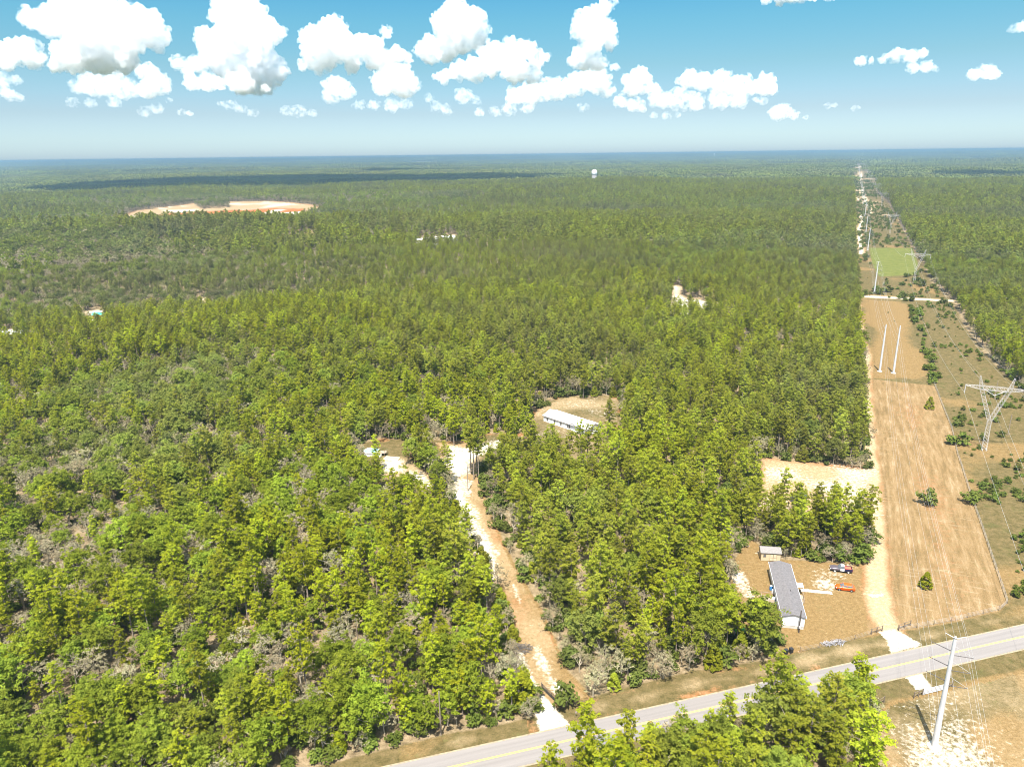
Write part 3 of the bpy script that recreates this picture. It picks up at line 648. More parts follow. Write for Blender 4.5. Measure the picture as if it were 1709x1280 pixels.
px_, py_, dep_ = PRJ(tx, ty, tz + 8 * tscale)
inview = (dep_ > 0) & (px_ > -40) & (px_ < PW + 40) & (py_ < PH + 60)
order = np.argsort(tr)
indiv = np.zeros(n_t, bool)
NI = {0: 300, 1: 300, 2: 250}
for sp in (0, 1, 2):
    c = [i for i in order if tsp[i] == sp and inview[i]][:NI[sp]]; indiv[c] = True
print('trees', n_t, 'individual', indiv.sum())

def region(x, y):
    if poly_sd(np.array([x]), np.array([y]), np.array([tuple(road_pt(-200, -3)), tuple(road_pt(RB, -3)), (0, -300), (300, -300)]))[0] > 0: return 0
    if y > 150 and 1.0 < (x - 38) / 20 < 6 and 45 < x < 125 and 158 < y < 190: return 2
    xm = np.interp(y, [105, 150, 200, 260, 300], [6, -2, -12, -20, -25])
    if y > 265: return 4
    return 1 if x < xm else 3
RT = ['roadside stand', 'west forest', 'shed clump', 'middle woods', 'deep forest']
RG = ['in the roadside stand south of the paved road', 'in the large forest west of the sandy driveway', 'in the tree clump behind the beige shed', 'in the woods between sandy driveway and trailer', 'in the forest beyond the white roofed house']
FR = ['', 'a tenth', 'a fifth', 'three tenths', 'two fifths', 'half way', 'three fifths', 'seven tenths', 'four fifths', 'nine tenths', 'all the way']
def where_in_photo(x, y, z=5.):
    px, py, _ = PRJ(x, y, ground_z(x, y) + z); a = int(np.clip(round((PH - py) / PH * 10), 0, 10)); b = int(np.clip(round(px / PW * 10), 0, 10))
    return ('at the bottom' if a == 0 else FR[a] + ' up') + (', left border' if b == 0 else ', ' + FR[b] + ' across')
def size_word(s): return 'short' if s < .78 else 'mid height' if s < .98 else 'tall'
SPN = {0: ('pine_tree', 'green pine', 'pine tree', PINES), 1: ('oak_tree', 'round oak', 'oak tree', OAKS), 2: ('bare_tree', 'grey leafless tree', 'bare tree', None)}
def tree_ind(name, label, cat, group, proto, x, y, z, s, rz, sz=1.):
    o = empty(name, (x, y, z), rz, label, cat, group); o.scale = (s, s, s * sz)
    t = bpy.data.objects.new('trunk', proto.trunk); link(t, o); c = bpy.data.objects.new('crown', proto.crown); link(c, o)
    return o
for i in np.where(indiv)[0]:
    nm, lb, ct, pr = SPN[tsp[i]]
    if tsp[i] == 2: pr = BARES if i % 2 else GREYS
    p = pr[int(hsh(np.array([i]), np.array([3]), 9)[0] * len(pr) * .999)]
    k = region(tx[i], ty[i]); lab = size_word(tscale[i]) + ' ' + lb + ' in the ' + RT[k] + ', ' + where_in_photo(tx[i], ty[i])
    tree_ind(nm, lab, ct, nm.replace('_', ' ') + 's ' + RG[k], p, tx[i], ty[i], tz[i], tscale[i], trz[i], float(.9 + .22 * hsh(np.array([i]), np.array([8]), 4)[0]))

# the rest of the forest: one object, its trees set out by geometry nodes
def scatter(name, mesh_lists, X, Y, Z, S_, RZ, IDX, kind='stuff', tilt=None):
    protos = bpy.data.collections.new(name + '_shapes')
    for k, me in enumerate(mesh_lists):
        protos.objects.link(bpy.data.objects.new('shape_%03d' % k, me))
    me = bpy.data.meshes.new(name); n = len(X); me.vertices.add(n)
    me.vertices.foreach_set('co', np.stack([X, Y, Z], 1).astype(np.float32).ravel())
    for an, ty_, arr in (('scl', 'FLOAT', S_), ('rz', 'FLOAT', RZ)):
        a = me.attributes.new(an, ty_, 'POINT'); a.data.foreach_set('value', np.asarray(arr, np.float32))
    a = me.attributes.new('idx', 'INT', 'POINT'); a.data.foreach_set('value', np.asarray(IDX, np.int32))
    o = tag(link(bpy.data.objects.new(name, me)), kind=kind)
    ng = bpy.data.node_groups.new(name, 'GeometryNodeTree'); ng.interface.new_socket('Geometry', in_out='INPUT', socket_type='NodeSocketGeometry'); ng.interface.new_socket('Geometry', in_out='OUTPUT', socket_type='NodeSocketGeometry')
    gi = ng.nodes.new('NodeGroupInput'); go = ng.nodes.new('NodeGroupOutput')
    ci = ng.nodes.new('GeometryNodeCollectionInfo'); ci.inputs[0].default_value = protos; ci.inputs['Separate Children'].default_value = True; ci.inputs['Reset Children'].default_value = True
    ip = ng.nodes.new('GeometryNodeInstanceOnPoints'); ip.inputs['Pick Instance'].default_value = True
    def na_(nm_, t):
        x = ng.nodes.new('GeometryNodeInputNamedAttribute'); x.data_type = t; x.inputs[0].default_value = nm_; return x.outputs[0]
    cx_ = ng.nodes.new('ShaderNodeCombineXYZ'); ng.links.new(na_('rz', 'FLOAT'), cx_.inputs[2])
    ng.links.new(gi.outputs[0], ip.inputs['Points']); ng.links.new(ci.outputs[0], ip.inputs['Instance'])
    ng.links.new(na_('idx', 'INT'), ip.inputs['Instance Index']); ng.links.new(cx_.outputs[0], ip.inputs['Rotation']); ng.links.new(na_('scl', 'FLOAT'), ip.inputs['Scale'])
    ng.links.new(ip.outputs[0], go.inputs[0])
    md = o.modifiers.new('scatter', 'NODES'); md.node_group = ng
    return o
near_lists = [p.joined for p in PINES + OAKS + GREYS + BARES]; oP, oO, oG, oB = 0, len(PINES), len(PINES) + len(OAKS), len(PINES) + len(OAKS) + len(GREYS)
MIDS = [Proto('pine', make_pine(120 + k, h, r, b), M_BARK, M_MIDP) for k, (h, r, b) in enumerate([(14.5, 2.7, .34), (16, 2.5, .4), (12.5, 2.8, .26)])] + [Proto('oak', make_oak(220 + k, h, r, .14, n), M_BARKG, M_MIDO) for k, (h, r, n) in enumerate([(10, 3.8, 130), (9, 3.3, 110)])]
mid0 = len(near_lists); mid1 = mid0 + 6; shapes = near_lists + [p.joined for p in LP + LO + LG] + [p.joined for p in MIDS]
u_ = np.random.default_rng(6).uniform(size=n_t)
idx = np.where(tsp == 0, oP + (u_ * len(PINES)).astype(int), np.where(tsp == 1, oO + (u_ * len(OAKS)).astype(int), np.where(u_ < .35, oG + (u_ / .35 * len(GREYS)).astype(int), oB + ((u_ - .35) / .65 * len(BARES)).astype(int))))
idm = mid0 + np.where(tsp == 0, (u_ * len(LP)).astype(int), np.where(tsp == 1, len(LP) + (u_ * len(LO)).astype(int), len(LP) + len(LO)))
ido = np.where(tsp == 0, mid1 + (u_ * 3).astype(int), mid1 + 3 + (u_ * 2).astype(int)); idx = np.where((tlod == 0) & (tr > 400 + 160 * q.uniform(-1, 1, n_t)) & (tsp < 2), ido, idx)
idx = np.where(tlod == 0, idx, idm)
r_ = ~indiv
# far patches, 110 m square, a few hundred simple crowns each
def far_patch(seed, oakp):
    q = np.random.default_rng(seed); xs = np.arange(-58, 58, 8.2); X, Y = np.meshgrid(xs, xs); X = X.ravel() + q.uniform(-3, 3, X.size); Y = Y.ravel() + q.uniform(-3, 3, Y.size)
    n = len(X); h = q.uniform(9, 16, n); cl = []
    k = 5; d = q.normal(size=(n, k, 3)) * np.array([2.4, 2.4, 2.0]); c = np.stack([X, Y, h - 3], 1)[:, None, :] + d; c = c.reshape(-1, 3)
    nr_ = d.reshape(-1, 3) + np.array([0, 0, 2.5]) + q.normal(size=(n * k, 3)); s = q.uniform(1.8, 3.0, n * k)
    v, f = quads_at(c, nr_, s, s * .8, q); tone = np.repeat(np.repeat(q.uniform(size=n), k) * .7 + q.uniform(size=n * k) * .3, 4)
    mi = np.repeat((q.uniform(size=n) < oakp).astype(int), k)
    return mesh_np('forest_patch', v, f, (M_FARP, M_FARO), mi=mi, tone=tone)
pp = len(shapes); shapes = shapes + [far_patch(700 + k, o_) for k, o_ in enumerate((.2, .3, .5, .75))]
fx, fy, fs, fi = [], [], [], []
for s, a, b, k_ in ((108, 2650, 6500, 1), (210, 6500, 15000, 2), (400, 15000, 26000, 4)):
    X, Y = cells(s, a, b, 60 + k_, .06); ok = Y > 0
    for p in CLEAR: ok &= poly_sd(X, Y, p) < (-30 if k_ == 1 else -35)
    X, Y = X[ok], Y[ok]; fx.append(X); fy.append(Y); fs.append(np.full(len(X), s / 108 * (1 if k_ == 1 else .98))); fi.append(pp + np.clip((fbm(X, Y, 900, 41, 2) * 8 - 2).astype(int), 0, 3))
fx, fy, fs, fi = map(np.concatenate, (fx, fy, fs, fi)); fzv = hgt(fx, fy) - (fs - 1) * 6
X = np.concatenate([tx[r_], fx]); Y = np.concatenate([ty[r_], fy]); Z = np.concatenate([tz[r_], fzv])
qr = np.random.default_rng(9)
scatter('forest', shapes, X, Y, Z, np.concatenate([tscale[r_], fs]), np.concatenate([trz[r_], qr.integers(0, 4, len(fx)) * math.pi / 2]), np.concatenate([idx[r_], fi]))
print('forest points', len(X))
# low growth under and along the edge of the trees
ux, uy = cells(2.7, 72, 430, 21, .5)
e_sd = np.full(len(ux), -40.)
for p in CLEAR: e_sd = np.maximum(e_sd, poly_sd(ux, uy, p))
e_sd = np.maximum(e_sd, poly_sd(ux, uy, ROADPOLY) + 3)
qq = np.random.default_rng(22); k = (e_sd < .3) & (qq.uniform(size=len(ux)) < np.where(e_sd > -5, .95, .6)); ux, uy = ux[k], uy[k]; n = len(ux)
inn = e_sd[k] < -5
scatter('undergrowth', [p.joined for p in SHRUBS] + [GREYS[0].joined, BARES[1].joined, CEDARS[0].joined], ux, uy, hgt(ux, uy), np.where(inn, qq.uniform(.45, .75, n), qq.uniform(.9, 2.2, n)) * np.where((uu := qq.uniform(size=n)) < .55, np.where(inn, 2.2, 1), .42), qq.uniform(0, 6.28, n), np.where(uu < .55, (qq.uniform(size=n) * 3).astype(int), np.where(uu < .78, 3, np.where(uu < .93, 4, 5))))
# ------------------------------------------------------------------ buildings
M_WHITE = simple('white_siding', (.74, .75, .75), .6, .04, 1.5)
M_WROOF = simple('white_metal_roof', (.78, .78, .77), .45, .05, .8)
M_TRIM = simple('taupe_trim', (.26, .215, .19), .7, .08)
M_GLASS = simple('window_glass', (.09, .10, .11), .12, .2, 2, 0, .6)
M_BEIGE = simple('beige_siding', (.42, .34, .22), .7, .06)
M_BEIGEL = simple('pale_trim', (.60, .54, .42), .7, .05)
M_WOODG = simple('weathered_wood', (.25, .20, .15), .9, .25, 4)
M_DARKM = simple('dark_steel', (.05, .045, .045), .55, .2, 3, .4)
M_GALV = simple('galvanised_steel', (.47, .47, .475), .55, .1, .7, .15)
M_LATT = simple('lattice_steel', (.46, .44, .43), .6, .1, 1, .2)
M_CONC = simple('concrete', (.42, .39, .34), .9, .12, 2)
M_RUB = simple('tyre_rubber', (.02, .02, .02), .8, .2)
M_WIRE = simple('wire_metal', (.36, .35, .34), .5, .1, 1, .4)
def shingle():
    m, nt, b = mat('grey_shingles'); tc = N(nt, 'ShaderNodeTexCoord')
    br = N(nt, 'ShaderNodeTexBrick'); br.inputs['Scale'].default_value = 1.6; br.inputs['Mortar Size'].default_value = .012; br.inputs['Row Height'].default_value = .22
    br.inputs['Color1'].default_value = (.07, .066, .068, 1); br.inputs['Color2'].default_value = (.13, .12, .122, 1); br.inputs['Mortar'].default_value = (.07, .065, .065, 1)
    nt.links.new(tc.outputs['Object'], br.inputs['Vector'])
    f = noise(nt, 2.2, 5, .7, tc.outputs['Object'])
    nt.links.new(mixc(nt, .55, br.outputs[0], ramp(nt, f, [(.3, (.06, .057, .058)), (.7, (.165, .152, .152))])), b.inputs['Base Color']); b.inputs['Roughness'].default_value = .95
    return m
M_SHING = shingle()
def frame_at(p0, p1):
    """origin p0, angle of the p0->p1 direction, distance"""
    d = np.array(p1) - np.array(p0); return math.atan2(d[1], d[0]), float(np.hypot(*d))
def gable(mb, x0, x1, y0, y1, z0, rise, th=.12, axis='y', ov=.0):
    """gable roof slab, ridge along `axis`"""
    if axis == 'y':
        xm = (x0 + x1) / 2
        pr = [(x0, z0), (xm, z0 + rise), (x1, z0), (x1, z0 - th), (xm, z0 + rise - th), (x0, z0 - th)]
        n = 6; vs = [(x, y0, z) for x, z in pr] + [(x, y1, z) for x, z in pr]
    else:
        ym = (y0 + y1) / 2
        pr = [(y0, z0), (ym, z0 + rise), (y1, z0), (y1, z0 - th), (ym, z0 + rise - th), (y0, z0 - th)]
        n = 6; vs = [(x0, y, z) for y, z in pr] + [(x1, y, z) for y, z in pr]
    fs = [(k, (k + 1) % n, n + (k + 1) % n, n + k) for k in range(n)] + [(0, 1, 4, 5), (1, 2, 3, 4), (n, n + 5, n + 4, n + 1), (n + 1, n + 4, n + 3, n + 2)]
    return mb.add(vs, fs)
def window(parent, x, y, z, w_, h_, face, m_fr=None, two=False):
    """window with frame and glass on a wall; face: 'x-','x+','y-','y+' outward"""
    fr = MB(); gl = MB(); t = .06; s = -1 if face[1] == '-' else 1
    def bx(mb, a0, a1, z0, z1, d0, d1):
        lo, hi = sorted((s * d0, s * d1))
        if face[0] == 'x': mb.box(x + lo, x + hi, y + a0, y + a1, z0, z1)
        else: mb.box(x + a0, x + a1, y + lo, y + hi, z0, z1)
    for a0, a1, z0, z1 in ((-w_ / 2 - t, -w_ / 2, z - t, z + h_ + t), (w_ / 2, w_ / 2 + t, z - t, z + h_ + t), (-w_ / 2, w_ / 2, z - t, z), (-w_ / 2, w_ / 2, z + h_, z + h_ + t), (-w_ / 2, w_ / 2, z + h_ / 2 - .02, z + h_ / 2 + .02)): bx(fr, a0, a1, z0, z1, 0, .06)
    bx(gl, -w_ / 2, w_ / 2, z, z + h_, .005, .03)
    f = fr.build('window', m_fr or M_BEIGEL, parent); gl.build('pane', M_GLASS, f); return f

# grey roofed trailer: local x across (0..W), y along (0..L)
sw = G(1304.4, 1046.7); se = G(1340.3, 1050); nw = G(1284.8, 937.8, 3.0)
ang, _ = frame_at(sw, (nw[0], nw[1])); L_ = math.hypot(nw[0] - sw[0], nw[1] - sw[1]) - .3; W_ = 4.6
tr_o = empty('mobile_home', (sw[0], sw[1], 0), ang - math.pi / 2, 'long narrow white trailer home with a grey shingle roof beside the orange car yard', 'trailer home')
w_m = MB(); w_m.box(0, W_, 0, L_, .7, 2.95); w_m.add([(0, 0, 2.95), (W_, 0, 2.95), (W_ / 2, 0, 3.55), (0, L_, 2.95), (W_, L_, 2.95), (W_ / 2, L_, 3.55)], [(0, 1, 2), (5, 4, 3), (0, 2, 5, 3), (1, 4, 5, 2)]); w_m.build('wall', M_WHITE, tr_o)
MB().box(.06, W_ - .06, .06, L_ - .06, 0, .698).build('skirting', simple('skirting_panel', (.40, .385, .36), .8, .1), tr_o)
rf = gable(MB(), -.3, W_ + .3, -.28, L_ + .28, 3.02, .68, .07).build('roof', M_SHING, tr_o)
fa = MB(); fa.box(-.34, -.303, -.3, L_ + .3, 2.84, 3.05); fa.box(W_ + .303, W_ + .34, -.3, L_ + .3, 2.84, 3.05); fa.build('fascia', M_WHITE, rf)
MB().tube((W_ * .62, L_ * .42, 3.2), (W_ * .62, L_ * .42, 3.85), .07, n=8).build('vent_pipe', M_DARKM, rf)
for yy in (.12, .28, .5, .66, .86): window(tr_o, 0, L_ * yy, 1.55, .8, 1.0, 'x-')
for yy in (.10, .3, .7, .88): window(tr_o, W_, L_ * yy, 1.55, .8, 1.0, 'x+')
dr = MB().box(W_ + .002, W_ + .06, L_ * .52, L_ * .52 + .95, .75, 2.8).build('door', simple('door_paint', (.30, .09, .07), .5), tr_o)
MB().tube((W_ + .06, L_ * .52 + .1, 1.7), (W_ + .12, L_ * .52 + .1, 1.7), .03).build('handle', M_GALV, dr)
dr = MB().box(-.06, -.002, L_ * .43, L_ * .43 + .95, .75, 2.8).build('door', M_WHITE, tr_o); MB().tube((-.12, L_ * .43 + .1, 1.7), (-.06, L_ * .43 + .1, 1.7), .03).build('handle', M_GALV, dr)
def local(o, x, y):
    a = o.rotation_euler.z; return o.location.x + x * math.cos(a) - y * math.sin(a), o.location.y + x * math.sin(a) + y * math.cos(a)
# front steps with railings (east), wooden deck (west)
a_ = tr_o.rotation_euler.z
st = empty('entry_steps', (*local(tr_o, W_ + .35, L_ * .52 - .2), 0), a_, 'wooden entry steps with railings at the east door of the grey roofed trailer', 'steps')
sm = MB(); 
for k in range(4): sm.box(.02, 1.3, -.0 - .28 * k - .28 + 1.2 - 1.2, -.28 * k, .0, .75 - .17 * k)
MB().box(0, 1.4, .003, 1.3, .66, .76).build('landing', M_WOODG, st); sm.build('tread', M_WOODG, st)
rl = MB()
for x in (0, 1.38):
    for y in (.05, 1.2): rl.tube((x, y, 0), (x, y, 1.65), .045)
    rl.tube((x, 1.2, 1.6), (x, .05, 1.6), .04); rl.tube((x, .05, 1.6), (x, -1.1, .95), .04); rl.tube((x, -1.1, 0), (x, -1.1, .95), .045)
rl.build('railing', M_WOODG, st)
aw = empty('white_awning', (*local(tr_o, W_ + .35, L_ * .60), 0), a_, 'small white canopy at the east wall of the grey roofed trailer', 'canopy')
MB().box(0, 1.6, 0, 1.9, 2.30, 2.36).build('canopy_top', M_WHITE, aw)
for x, y in ((.06, .06), (1.54, .06), (.06, 1.84), (1.54, 1.84)): MB().tube((x, y, 0), (x, y, 2.3), .035).build('post', M_WHITE, aw)
dk = empty('wooden_deck', (*local(tr_o, -3.3, L_ * .36), 0), a_, 'weathered wooden deck at the back door of the grey roofed trailer', 'deck')
pl_ = MB()
for k in range(16): pl_.box(k * .18, k * .18 + .165, 0, 3.2, .58, .63)
pl_.build('decking', M_WOODG, dk)
for x in (.1, 2.7):
    for y in (.1, 1.6, 3.1): MB().box(x - .05, x + .05, y - .05, y + .05, 0, .575).build('post', M_WOODG, dk)
rl = MB()
for x, y in ((.05, .05), (.05, 1.6), (.05, 3.15), (2.75, .05), (2.75, 3.15)): rl.box(x - .04, x + .04, y - .04, y + .04, .632, 1.5)
rl.box(.02, .08, .0, 3.2, 1.45, 1.52); rl.box(.09, 2.7, 3.12, 3.18, 1.45, 1.52); rl.box(.09, 2.7, .02, .08, 1.45, 1.52); rl.build('railing', M_WOODG, dk)
# slab walkway
p0 = G(1336, 984.5); p1 = G(1389, 989.5); an, ln = frame_at(p0, p1)
wk = empty('paver_walkway', (p0[0], p0[1], 0), an, 'straight walkway of pale paving slabs between the trailer steps and the orange car', 'walkway')
qk = np.random.default_rng(3); n_s = 10
for k in range(n_s):
    x = k * ln / n_s; j = qk.uniform(-.06, .06); MB().box(x, x + ln / n_s * .93, -.62 + j, .62 + j, .01, .07 + .01 * (k % 2)).build('slab', simple('pale_slab', (.40, .36, .28), .9, .08, 3), wk, .01)
# small things by the trailer
def barrel(px, py, m_, lab, h=.9, r=.32, name='barrel', cat='barrel'):
    x, y = G(px, py); o = empty(name, (x, y, 0), 0, lab, cat); MB().lathe([(r * .9, 0), (r, .06), (r, h * .3), (r * 1.05, h * .33), (r, h * .36), (r, h * .65), (r * 1.05, h * .68), (r, h * .71), (r, h - .05), (r * .9, h)], 14).build('drum', m_, o)
    MB().lathe([(r * .8, h + .002), (r * .8, h + .04), (r * .3, h + .06)], 14).build('lid', M_WHITE, o); return o
barrel(1287, 984, simple('blue_plastic', (.03, .16, .38), .4), 'blue drum with a white lid behind the grey roofed trailer', 1.1, .42)
barrel(1290.5, 990, M_WHITE, 'white drum next to the wooden deck, north of the deck', 1.0, .4)
barrel(1291, 1002.5, M_WHITE, 'white drum next to the wooden deck, south of the deck', .9, .38)
x, y = G(1288.5, 1009); o = empty('kayak', (x, y, 0), a_ + .5, 'white and blue play boat lying by the west wall of the trailer', 'boat')
def hull(L, W, H): 
    mb = MB(); vs = []; n = 9
    for i in range(n):
        t = i / (n - 1); w2 = W / 2 * math.sin(math.pi * (.06 + .88 * t)) ** .6; vs += [(t * L, -w2, H), (t * L, -w2 * .7, .05), (t * L, w2 * .7, .05), (t * L, w2, H)]
    fs = [(4 * i + a, 4 * i + (a + 1) % 4, 4 * i + 4 + (a + 1) % 4, 4 * i + 4 + a) for i in range(n - 1) for a in range(4)] + [(0, 1, 2, 3), (4 * n - 1, 4 * n - 2, 4 * n - 3, 4 * n - 4)]
    return mb.add(vs, fs)
hull(3.0, 1.0, .4).build('hull', M_WHITE, o); MB().box(.9, 2.1, -.25, .25, .41, .5).build('seat', simple('blue_plastic', (.03, .16, .38)), o)
x, y = G(1283, 1011); o = empty('toy_slide', (x, y, 0), a_ + 1.2, 'small orange play slide on the grass west of the trailer', 'slide')
MB().add([(0, 0, 1), (0, .5, 1), (1.6, .5, .1), (1.6, 0, .1), (0, 0, .93), (0, .5, .93), (1.6, .5, .03), (1.6, 0, .03)], [(0, 1, 2, 3), (7, 6, 5, 4), (0, 3, 7, 4), (1, 5, 6, 2), (0, 4, 5, 1), (3, 2, 6, 7)]).build('chute', simple('orange_plastic', (.7, .18, .03), .4), o)
MB().tube((0, .05, 0), (0, .05, 1), .04).tube((0, .45, 0), (0, .45, 1), .04).tube((0, .05, .35), (0, .45, .35), .03).tube((0, .05, .7), (0, .45, .7), .03).build('ladder', simple('blue_plastic', (.03, .16, .38)), o)
# service pole at the trailer's south end
x, y = G(1333, 1055.5); o = empty('service_pole', (x, y, 0), 0, 'dark wooden service pole with a meter box at the south end of the trailer', 'utility pole')
MB().tube((0, 0, 0), (0, 0, 5.6), .16, .12, 8).build('pole', simple('creosote_wood', (.07, .055, .045), .9, .2), o); MB().box(-.2, .2, -.32, -.17, 1.3, 1.9).build('meter_box', M_GALV, o, .01)
# shed
p0 = G(1269.5, 935.5); p1 = G(1302, 937.5); an, ln = frame_at(p0, p1)
sh = empty('garden_shed', (p0[0], p0[1], 0), an, 'beige shed with double doors and a grey shingle roof behind the trailer', 'shed')
dpt = 3.2; MB().box(0, ln, 0, dpt, .1, 2.35).add([(0, 0, 2.35), (0, dpt, 2.35), (0, dpt / 2, 3.1), (ln, 0, 2.35), (ln, dpt, 2.35), (ln, dpt / 2, 3.1)], [(0, 2, 1), (3, 4, 5), (0, 3, 5, 2), (1, 2, 5, 4)]).build('wall', M_BEIGE, sh)
gable(MB(), -.22, ln + .22, -.22, dpt + .22, 2.40, .85, .07, 'x').build('roof', simple('pale_grey_shingle', (.17, .158, .15), .9, .15, 2.5), sh)
for k in range(2):
    x0 = ln * .45 + k * .83; d_ = MB().box(x0, x0 + .8, -.05, -.002, .15, 2.1).build('door', simple('shed_door', (.46, .38, .26), .7), sh)
    t_ = MB(); 
    for a, b_, c_, e_ in ((0, .06, .15, 2.1), (.74, .8, .15, 2.1), (.06, .74, .15, .22), (.06, .74, 1.05, 1.12), (.06, .74, 2.03, 2.1)): t_.box(x0 + a, x0 + b_, -.075, -.052, c_, e_)
    t_.build('door_trim', simple('brown_trim', (.20, .145, .09), .8), d_)
window(sh, ln * .18, 0, 1.2, .55, .75, 'y-', simple('brown_trim', (.2, .145, .09)))
ct = MB()
for x in (-.03, ln - .03): ct.box(x, x + .06, -.03, -.002, .1, 2.33)
ct.build('corner_trim', simple('brown_trim', (.2, .145, .09)), sh)
# dark shed in the sandy lot behind the clump
x, y = G(1333, 828, 2); o = empty('dark_shed', (x, y, 0), .2, 'small dark grey shed in the white sandy lot behind the tree clump', 'shed')
MB().box(-1.9, 1.9, -1.5, 1.5, 0, 2.3).build('wall', simple('dark_siding', (.07, .075, .085), .7), o); gable(MB(), -2.1, 2.1, -1.7, 1.7, 2.36, .9, .07, 'x').build('roof', simple('charcoal_shingle', (.06, .062, .07), .9), o)
d_ = MB().box(-.5, .5, -1.55, -1.502, .05, 2.05).build('door', simple('dark_door', (.11, .11, .12), .6), o)

# white roofed house, local x along the near long wall
p0 = G(905.4, 690.7, 2.9); p1 = G(980.5, 716.6, 2.9); p2 = G(1003, 706, 2.9)
an, ln = frame_at(p0, p1); dp = abs((p2[0] - p1[0]) * -math.sin(an) + (p2[1] - p1[1]) * math.cos(an)); dp = min(max(dp, 8), 9.5); print('house', ln, dp)
hs = empty('mobile_home', (p0[0], p0[1], 0), an, 'large white double wide house with a white roof in the forest clearing', 'house')
MB().box(.3, ln - .3, .3, dp - .3, .5, 2.75).add([(.3, .3, 2.75), (.3, dp - .3, 2.75), (.3, dp / 2, 4.05), (ln - .3, .3, 2.75), (ln - .3, dp - .3, 2.75), (ln - .3, dp / 2, 4.05)], [(0, 2, 1), (3, 4, 5), (0, 3, 5, 2), (1, 2, 5, 4)]).build('wall', M_WHITE, hs)
MB().box(.36, ln - .36, .36, dp - .36, 0, .498).build('skirting', simple('skirting_panel', (.4, .385, .36)), hs)
rf = gable(MB(), 0, ln, 0, dp, 2.92, 1.45, .06, 'x').build('roof', M_WROOF, hs)
tm = MB(); tm.box(.0, ln, -.05, -.003, 2.66, 2.9)
for xx in (-.04, ln + .003):
    for s in (0, 1):
        y0 = 0 if s == 0 else dp; ym = dp / 2
        tm.add([(xx, y0, 2.62), (xx, ym, 4.07), (xx, ym, 4.34), (xx, y0, 2.9), (xx + .037, y0, 2.62), (xx + .037, ym, 4.07), (xx + .037, ym, 4.34), (xx + .037, y0, 2.9)], [(0, 1, 2, 3), (7, 6, 5, 4), (0, 4, 5, 1), (3, 2, 6, 7), (1, 5, 6, 2), (0, 3, 7, 4)])
tm.build('fascia', M_TRIM, rf)
gx0 = ln * .60; gd = MB(); wg = 4.2   # entrance dormer
gd.add([(gx0, -.35, 2.9), (gx0 + wg, -.35, 2.9), (gx0 + wg / 2, -.35, 3.75), (gx0, 1.0, 3.15), (gx0 + wg, 1.0, 3.15), (gx0 + wg / 2, 3.0, 3.80)], [(0, 2, 5, 3), (2, 1, 4, 5), (0, 1, 2)]); gd.build('entrance_gable', M_WROOF, rf)
gt = MB(); gt.tube((gx0, -.4, 2.86), (gx0 + wg / 2, -.4, 3.72), .09, n=4).tube((gx0 + wg / 2, -.4, 3.72), (gx0 + wg, -.4, 2.86), .09, n=4); gt.build('gable_trim', M_TRIM, rf)
tm = None
for xx, yy in ((.25, .42), (.55, .3), (.7, .45), (.86, .32)): MB().tube((ln * xx, dp * yy, 3.3), (ln * xx, dp * yy, 4.5 - abs(.5 - yy)), .08, n=8).build('vent_pipe', M_DARKM, rf)
for t in (.10, .27, .41, .56, .60, .80): window(hs, ln * t, .3, 1.2, .7, 1.0, 'y-', M_TRIM)
for yy in (.35, .7): window(hs, ln - .3, dp * yy, 1.3, .8, 1.2, 'x+', M_TRIM)
d_ = MB().box(ln * .70, ln * .70 + 1, .24, .298, .55, 2.65).build('door', M_WHITE, hs); MB().tube((ln * .7 + .1, .16, 1.5), (ln * .7 + .1, .24, 1.5), .03).build('handle', M_GALV, d_)

# far houses
def far_house(px, py, L, W, H, rise, rz, m_w, m_r, lab, name='house', z=0, cat='house'):
    x, y = G(px, py, z); o = empty(name, (x, y, ground_z(x, y)), rz, lab, cat)
    MB().box(-L / 2, L / 2, -W / 2, W / 2, 0, H).build('wall', m_w, o); gable(MB(), -L / 2 - .4, L / 2 + .4, -W / 2 - .4, W / 2 + .4, H + .1, rise, .1, 'x').build('roof', m_r, o)
    for k in (-.3, .3): window(o, L * k, -W / 2, 1.1, 1.1, 1.2, 'y-')
    MB().box(-.5, .5, -W / 2 - .05, -W / 2 - .002, 0, 2.1).build('door', M_TRIM, o); return o
M_TEAL = simple('teal_roof', (.04, .28, .24), .6); M_ORG = simple('orange_paint', (.62, .13, .03), .6); M_GROOF = simple('pale_roof', (.50, .50, .50), .7)
far_house(713, 399, 26, 10, 5, 1.5, -.1, M_WHITE, M_WROOF, 'long low white shed roof in the far forest', 'barn', 6, 'barn')
far_house(749, 396, 16, 10, 6, 3.5, .8, M_WHITE, M_GROOF, 'white gabled farmhouse in the far forest next to a long white shed', 'house', 8)
far_house(165, 523, 8, 6, 3, 1.4, .3, M_ORG, M_TEAL, 'small house with a teal roof and orange wall in the shallow valley', 'house', 3)
far_house(20, 556, 12, 8, 3.2, 1.6, .2, M_BEIGE, M_GROOF, 'house with a pale grey roof at the valley edge by the picture border', 'house', 3)
far_house(203, 525, 4, 3, 3, 1, .2, M_ORG, M_ORG, 'tiny orange outbuilding in the shallow valley', 'hut', 3, 'hut')
far_house(355, 336, 17, 9, 5, 2, .1, M_WHITE, M_WROOF, 'large white shed at the back edge of the sand pit', 'barn', 6, 'barn')
far_house(1511, 303.5, 40, 18, 7, 2, 0, M_WHITE, M_WROOF, 'lone white roof in the forest right of the power line corridor', 'barn', 8, 'barn')
far_house(1471, 268, 60, 40, 14, 6, 0, M_WHITE, M_WROOF, 'distant pale building just right of the far end of the corridor', 'barn', 8, 'barn')
far_house(1622, 266, 140, 60, 14, 6, -.3, M_WHITE, M_WROOF, 'distant white warehouse on the right hand horizon, the nearer one', 'warehouse', 8, 'warehouse')
